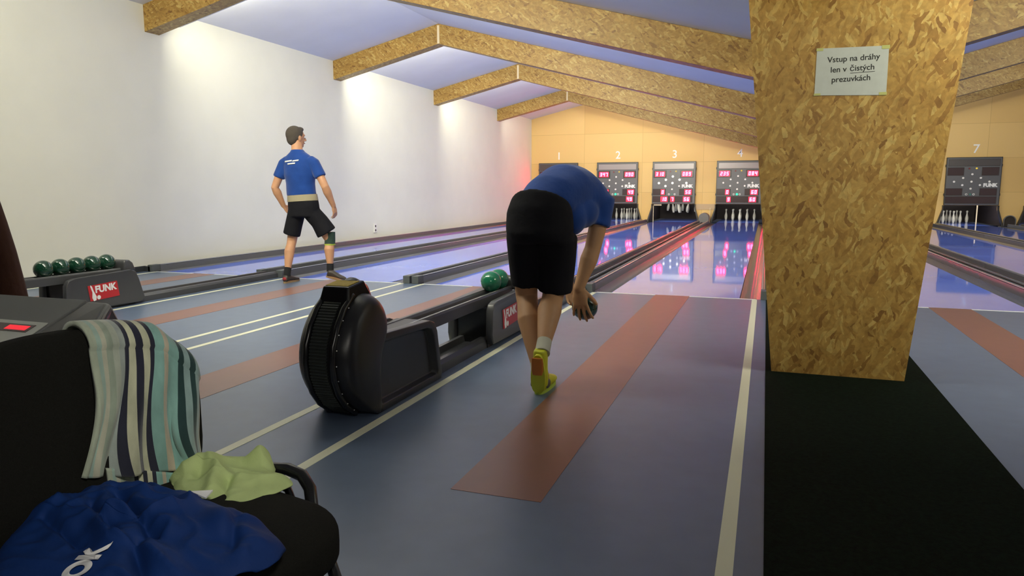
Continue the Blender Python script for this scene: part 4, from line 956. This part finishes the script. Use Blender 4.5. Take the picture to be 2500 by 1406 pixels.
parts.append(('shoe_sole', sole((-5.455, 7.17, 0.0), (-5.47, 7.465, 0.0)), 'sole', 0))
x = MB(); foot(x, (-5.02, 7.418, 0.080), (-4.805, 7.514, 0.022), upd=(0.3, 0, 1), w=0.045, h=0.085); parts.append(('shoe', x, 'shoe', 0.006))
parts.append(('shoe_sole', sole((-5.024, 7.412, 0.066), (-4.80, 7.515, 0.004), upd=(0.3, 0, 1)), 'sole', 0))
for nm, mb, m in hp_: parts.append((nm, mb, m, 0.006 if nm == 'hair' else 0))
man1 = person((-5.28, 7.35, 0), 'man in blue T-shirt and black shorts standing upright with his back turned', B, parts, 'skin')
# blurred white print over the shoulder blades (two unreadable lines)
def pr(x0, x1, z0, z1, nm):
    m = MB(); n = 14; P = []
    for i in range(n):
        x = x0 + (x1 - x0) * i / (n - 1)
        k = (x + 5.29) / 0.205
        for z in (z0, z1):
            zz = z + 0.010 * (x - x0) / (x1 - x0); hd = 0.12 if zz < 1.44 else 0.12 - (zz - 1.42) * 0.29
            P.append((x, 7.34 - (hd * math.sqrt(max(0.05, 1 - k * k))) - 0.006, zz))
    m.v = P; m.f = [(2 * i, 2 * i + 1, 2 * i + 3, 2 * i + 2) for i in range(n - 1)]
    m.build(nm, 'white', man1, solid=0.003, smooth=True)
pr(-5.435, -5.315, 1.445, 1.462, 'shirt_print'); pr(-5.305, -5.225, 1.450, 1.466, 'shirt_print'); pr(-5.375, -5.265, 1.415, 1.432, 'shirt_print')

# --- bending man on lane four with a ball
B = MB(); parts = []; hp_ = []
TS = [((-1.20, 3.86, 0.90), (0.15, 0, 0), (0, 0.10, 0.05)), ((-1.20, 3.90, 0.99), (0.16, 0, 0), (0, -0.09, 0.08)), ((-1.17, 3.99, 1.07), (0.145, 0, -0.01), (0, -0.06, 0.10)), ((-1.12, 4.11, 1.12), (0.15, -0.02, -0.02), (0, -0.03, 0.11)),
      ((-1.075, 4.24, 1.12), (0.17, -0.05, -0.04), (0, 0.0, 0.12)), ((-1.05, 4.34, 1.09), (0.165, -0.07, -0.04), (0, 0.02, 0.10)), ((-1.03, 4.42, 1.06), (0.11, -0.06, -0.03), (0, 0.03, 0.075)), ((-1.015, 4.47, 1.04), (0.06, -0.03, 0), (0, 0.03, 0.055))]
B.loft(TS)
B.tube([(-1.05, 4.42, 1.06), (-1.09, 4.50, 1.04), (-1.115, 4.57, 1.02)], [0.062, 0.056, 0.055], n=18)
head(B, (-1.125, 4.61, 0.995), (-0.05, 0.62, -0.78), (0.02, 0.78, 0.62), hp_)
sR, eR, wR_ = (-0.925, 4.26, 1.03), (-0.972, 4.205, 0.765), (-1.036, 4.135, 0.535)
sL, eL, wL_ = (-1.19, 4.42, 1.04), (-1.215, 4.46, 0.78), (-1.150, 4.345, 0.56)
arm(B, sR, eR, wR_, 1.2); arm(B, sL, eL, wL_, 1.1)
BC = Vector((-1.022, 4.235, 0.405))
hand(B, wR_, (0.10, 0.03, -1.0), (0.0, 1, 0.05), (1, 0, 0), curl=(0.12, 0.30, 0.35), splay=0.18, sc=1.15, tcurl=0.35)
hand(B, wL_, (0.12, -0.22, -0.96), (1, -0.55, 0.1), (0, -1, 0.2), curl=(0.15, 0.35, 0.35), splay=0.10, sc=1.0)
hL2, kL2, aL2 = (-1.29, 3.88, 0.89), (-1.315, 3.98, 0.50), (-1.165, 3.745, 0.10)
hR2, kR2, aR2 = (-1.11, 3.90, 0.89), (-1.150, 3.985, 0.52), (-1.115, 3.66, 0.255)
leg(B, hL2, kL2, aL2, 1.12); leg(B, hR2, kR2, aR2, 1.12)
foot(B, (-1.14, 3.675, 0.014), (-1.15, 3.93, 0.014)); foot(B, (-1.12, 3.60, 0.215), (-1.135, 3.70, 0.035), upd=(0, 1, 0.5), w=0.040, h=0.06)
SH = MB().loft([((-1.19, 3.90, 1.01), (0.17, 0, 0), (0, -0.10, 0.09)), ((-1.16, 3.98, 1.07), (0.172, 0, -0.02), (0.02, -0.08, 0.125)), ((-1.12, 4.11, 1.115), (0.175, -0.02, -0.03), (0.02, -0.04, 0.150)), ((-1.075, 4.24, 1.115), (0.185, -0.05, -0.05), (0, 0.0, 0.148)), ((-1.05, 4.34, 1.085), (0.18, -0.07, -0.05), (0, 0.02, 0.125)), ((-1.03, 4.42, 1.055), (0.12, -0.06, -0.03), (0, 0.03, 0.09)), ((-1.017, 4.465, 1.04), (0.075, -0.04, 0), (0, 0.03, 0.068))])
SH.tube([(-0.99, 4.27, 1.08), Vector(sR) + Vector((0.005, 0, 0.015)), Vector(sR).lerp(Vector(eR), 0.35), Vector(sR).lerp(Vector(eR), 0.48)], [0.07, 0.072, 0.073, 0.078], n=20, endcap=False)
SH.tube([(-1.13, 4.40, 1.07), sL, Vector(sL).lerp(Vector(eL), 0.50)], [0.07, 0.070, 0.074], n=20, endcap=False)
SH.ell((-1.05, 4.03, 0.97), 0.085, 0.10, 0.115, 20, 14); SH.ell((-1.02, 4.12, 0.99), 0.10, 0.12, 0.10, 20, 14)
parts.append(('t_shirt', SH, 'shirt', 0.009))
SO = MB().loft([((-1.20, 3.89, 0.82), (0.185, 0, 0), (0, 0.14, 0)), ((-1.205, 3.88, 0.90), (0.198, 0, 0), (0, 0.15, 0.03)), ((-1.205, 3.88, 0.98), (0.195, 0, 0), (0, 0.12, -0.05)), ((-1.20, 3.90, 1.045), (0.175, 0, -0.01), (0, 0.10, -0.085))])
SO.tube([(-1.29, 3.90, 0.86), (-1.305, 3.95, 0.70), (-1.310, 3.975, 0.565)], [0.118, 0.106, 0.094], n=22, endcap=False)
SO.tube([(-1.11, 3.91, 0.86), (-1.125, 3.96, 0.70), (-1.140, 3.985, 0.530)], [0.118, 0.110, 0.100], n=22, endcap=False)
parts.append(('shorts', SO, 'shorts', 0.009))
for a_, kk, q in ((aL2, kL2, 0.12), (aR2, kR2, 0.14)):
    a, k = Vector(a_), Vector(kk); parts.append(('sock', MB().tube([a.lerp(k, -0.06), a, a.lerp(k, q)], [0.043, 0.041, 0.041], n=18, endcap=False), 'sockw', 0))
x = MB(); foot(x, (-1.14, 3.66, 0.016), (-1.152, 3.94, 0.016), w=0.050, h=0.095); parts.append(('shoe', x, 'shoey', 0.006))
parts.append(('shoe_sole', sole((-1.14, 3.655, 0.0), (-1.152, 3.945, 0.0), w=0.048), 'limeband', 0))
parts.append(('shoe_overlay', MB().ell((-1.180, 3.70, 0.050), 0.014, 0.04, 0.020, 14, 10), 'grey', 0)); parts.append(('shoe_overlay', MB().ell((-1.098, 3.70, 0.055), 0.012, 0.04, 0.026, 14, 10), 'grey', 0))
x = MB(); foot(x, (-1.118, 3.585, 0.255), (-1.140, 3.665, 0.008), upd=(0, 1, 0.4), w=0.046, h=0.082); parts.append(('shoe', x, 'shoey', 0.006))
parts.append(('shoe_sole', sole((-1.118, 3.575, 0.235), (-1.140, 3.650, 0.012), upd=(0, 1, 0.4), w=0.043, th=0.018), 'shoey', 0))
parts.append(('heel_sole', MB().loft([((-1.119, 3.570, 0.225), (0.030, 0, 0), (0, 0.010, 0)), ((-1.121, 3.578, 0.195), (0.034, 0, 0), (0, 0.011, 0)), ((-1.125, 3.592, 0.150), (0.033, 0, 0), (0, 0.011, 0)), ((-1.128, 3.600, 0.125), (0.026, 0, 0), (0, 0.009, 0))], n=18), 'soleo', 0))
for nm, mb, m in hp_: parts.append((nm, mb, m, 0.006 if nm == 'hair' else 0))
person((-1.15, 3.85, 0), 'man in blue T-shirt and black shorts bending forward with a ball in his hand', B, parts, 'skin2', vox=0.0055)
ball(BC.x, BC.y, BC.z, 'dark ball held by the bending man in front of the lane', 'ballk', 'ball in hand')

# --- person in brown at the left edge
B = MB(); parts = []; hp_ = []; ox, oy = -3.955, 2.6
def o3(x, y, z): return (ox + x, oy + y, z)
B.loft([(o3(0, 0, 0.84), (0.15, 0, 0), (0, 0.10, 0)), (o3(0, 0, 0.94), (0.17, 0, 0), (0, 0.11, 0)), (o3(0, 0, 1.08), (0.145, 0, 0), (0, 0.10, 0)), (o3(0, 0, 1.28), (0.17, 0, 0), (0, 0.11, 0)), (o3(0, 0, 1.38), (0.17, 0, 0), (0, 0.10, 0)), (o3(0, 0, 1.46), (0.07, 0, 0), (0, 0.06, 0))])
B.tube([o3(0, 0, 1.42), o3(0, 0.01, 1.52), o3(0, 0.02, 1.58)], [0.062, 0.056, 0.055], n=16)
head(B, o3(0, 0.02, 1.63), (0, 1, 0), (0, 0, 1), hp_)
for s in (-1, 1):
    sh, el, wr = o3(s * 0.15, 0, 1.36), o3(s * 0.15, -0.01, 1.09), o3(s * 0.16, 0.03, 0.86)
    arm(B, sh, el, wr); hand(B, wr, (0, 0.1, -1), (-s, 0, 0), (0, 1, 0), curl=(0.4, 0.5, 0.4))
    leg(B, o3(s * 0.095, 0, 0.88), o3(s * 0.10, 0.02, 0.48), o3(s * 0.10, -0.01, 0.10)); foot(B, o3(s * 0.10, -0.06, 0.01), o3(s * 0.12, 0.19, 0.01))
CT = MB().loft([(o3(0, 0, 0.45), (0.315, 0, 0), (0, 0.20, 0)), (o3(0, 0, 0.60), (0.295, 0, 0), (0, 0.19, 0)), (o3(0, 0, 0.80), (0.262, 0, 0), (0, 0.165, 0)), (o3(0, 0, 0.96), (0.225, 0, 0), (0, 0.14, 0)), (o3(0, 0, 1.10), (0.175, 0, 0), (0, 0.125, 0)), (o3(0, 0, 1.28), (0.175, 0, 0), (0, 0.135, 0)), (o3(0, 0, 1.39), (0.165, 0, 0), (0, 0.12, 0)), (o3(0, 0, 1.45), (0.09, 0, 0), (0, 0.08, 0))])
for s in (-1, 1): CT.tube([o3(s * 0.10, 0, 1.38), o3(s * 0.15, 0, 1.36), o3(s * 0.15, -0.01, 1.09), o3(s * 0.16, 0.03, 0.90)], [0.065, 0.062, 0.055, 0.050], n=18)
parts.append(('long_coat', CT, 'coat', 0.010))
for s in (-1, 1):
    parts.append(('trousers', MB().tube([o3(s * 0.10, 0.0, 0.70), o3(s * 0.10, 0.02, 0.48), o3(s * 0.10, -0.01, 0.08)], [0.085, 0.075, 0.062], n=18, endcap=False), 'sock', 0))
    x = MB(); foot(x, o3(s * 0.10, -0.075, 0.002), o3(s * 0.12, 0.205, 0.002), w=0.047, h=0.08); parts.append(('shoe', x, 'shoe', 0))
for nm, mb, m in hp_: parts.append((nm, mb, m, 0.006 if nm == 'hair' else 0))
person((ox, oy, 0), 'person in a long dark brown coat, only a sliver at the left edge', B, parts, 'skin', vox=0.009)
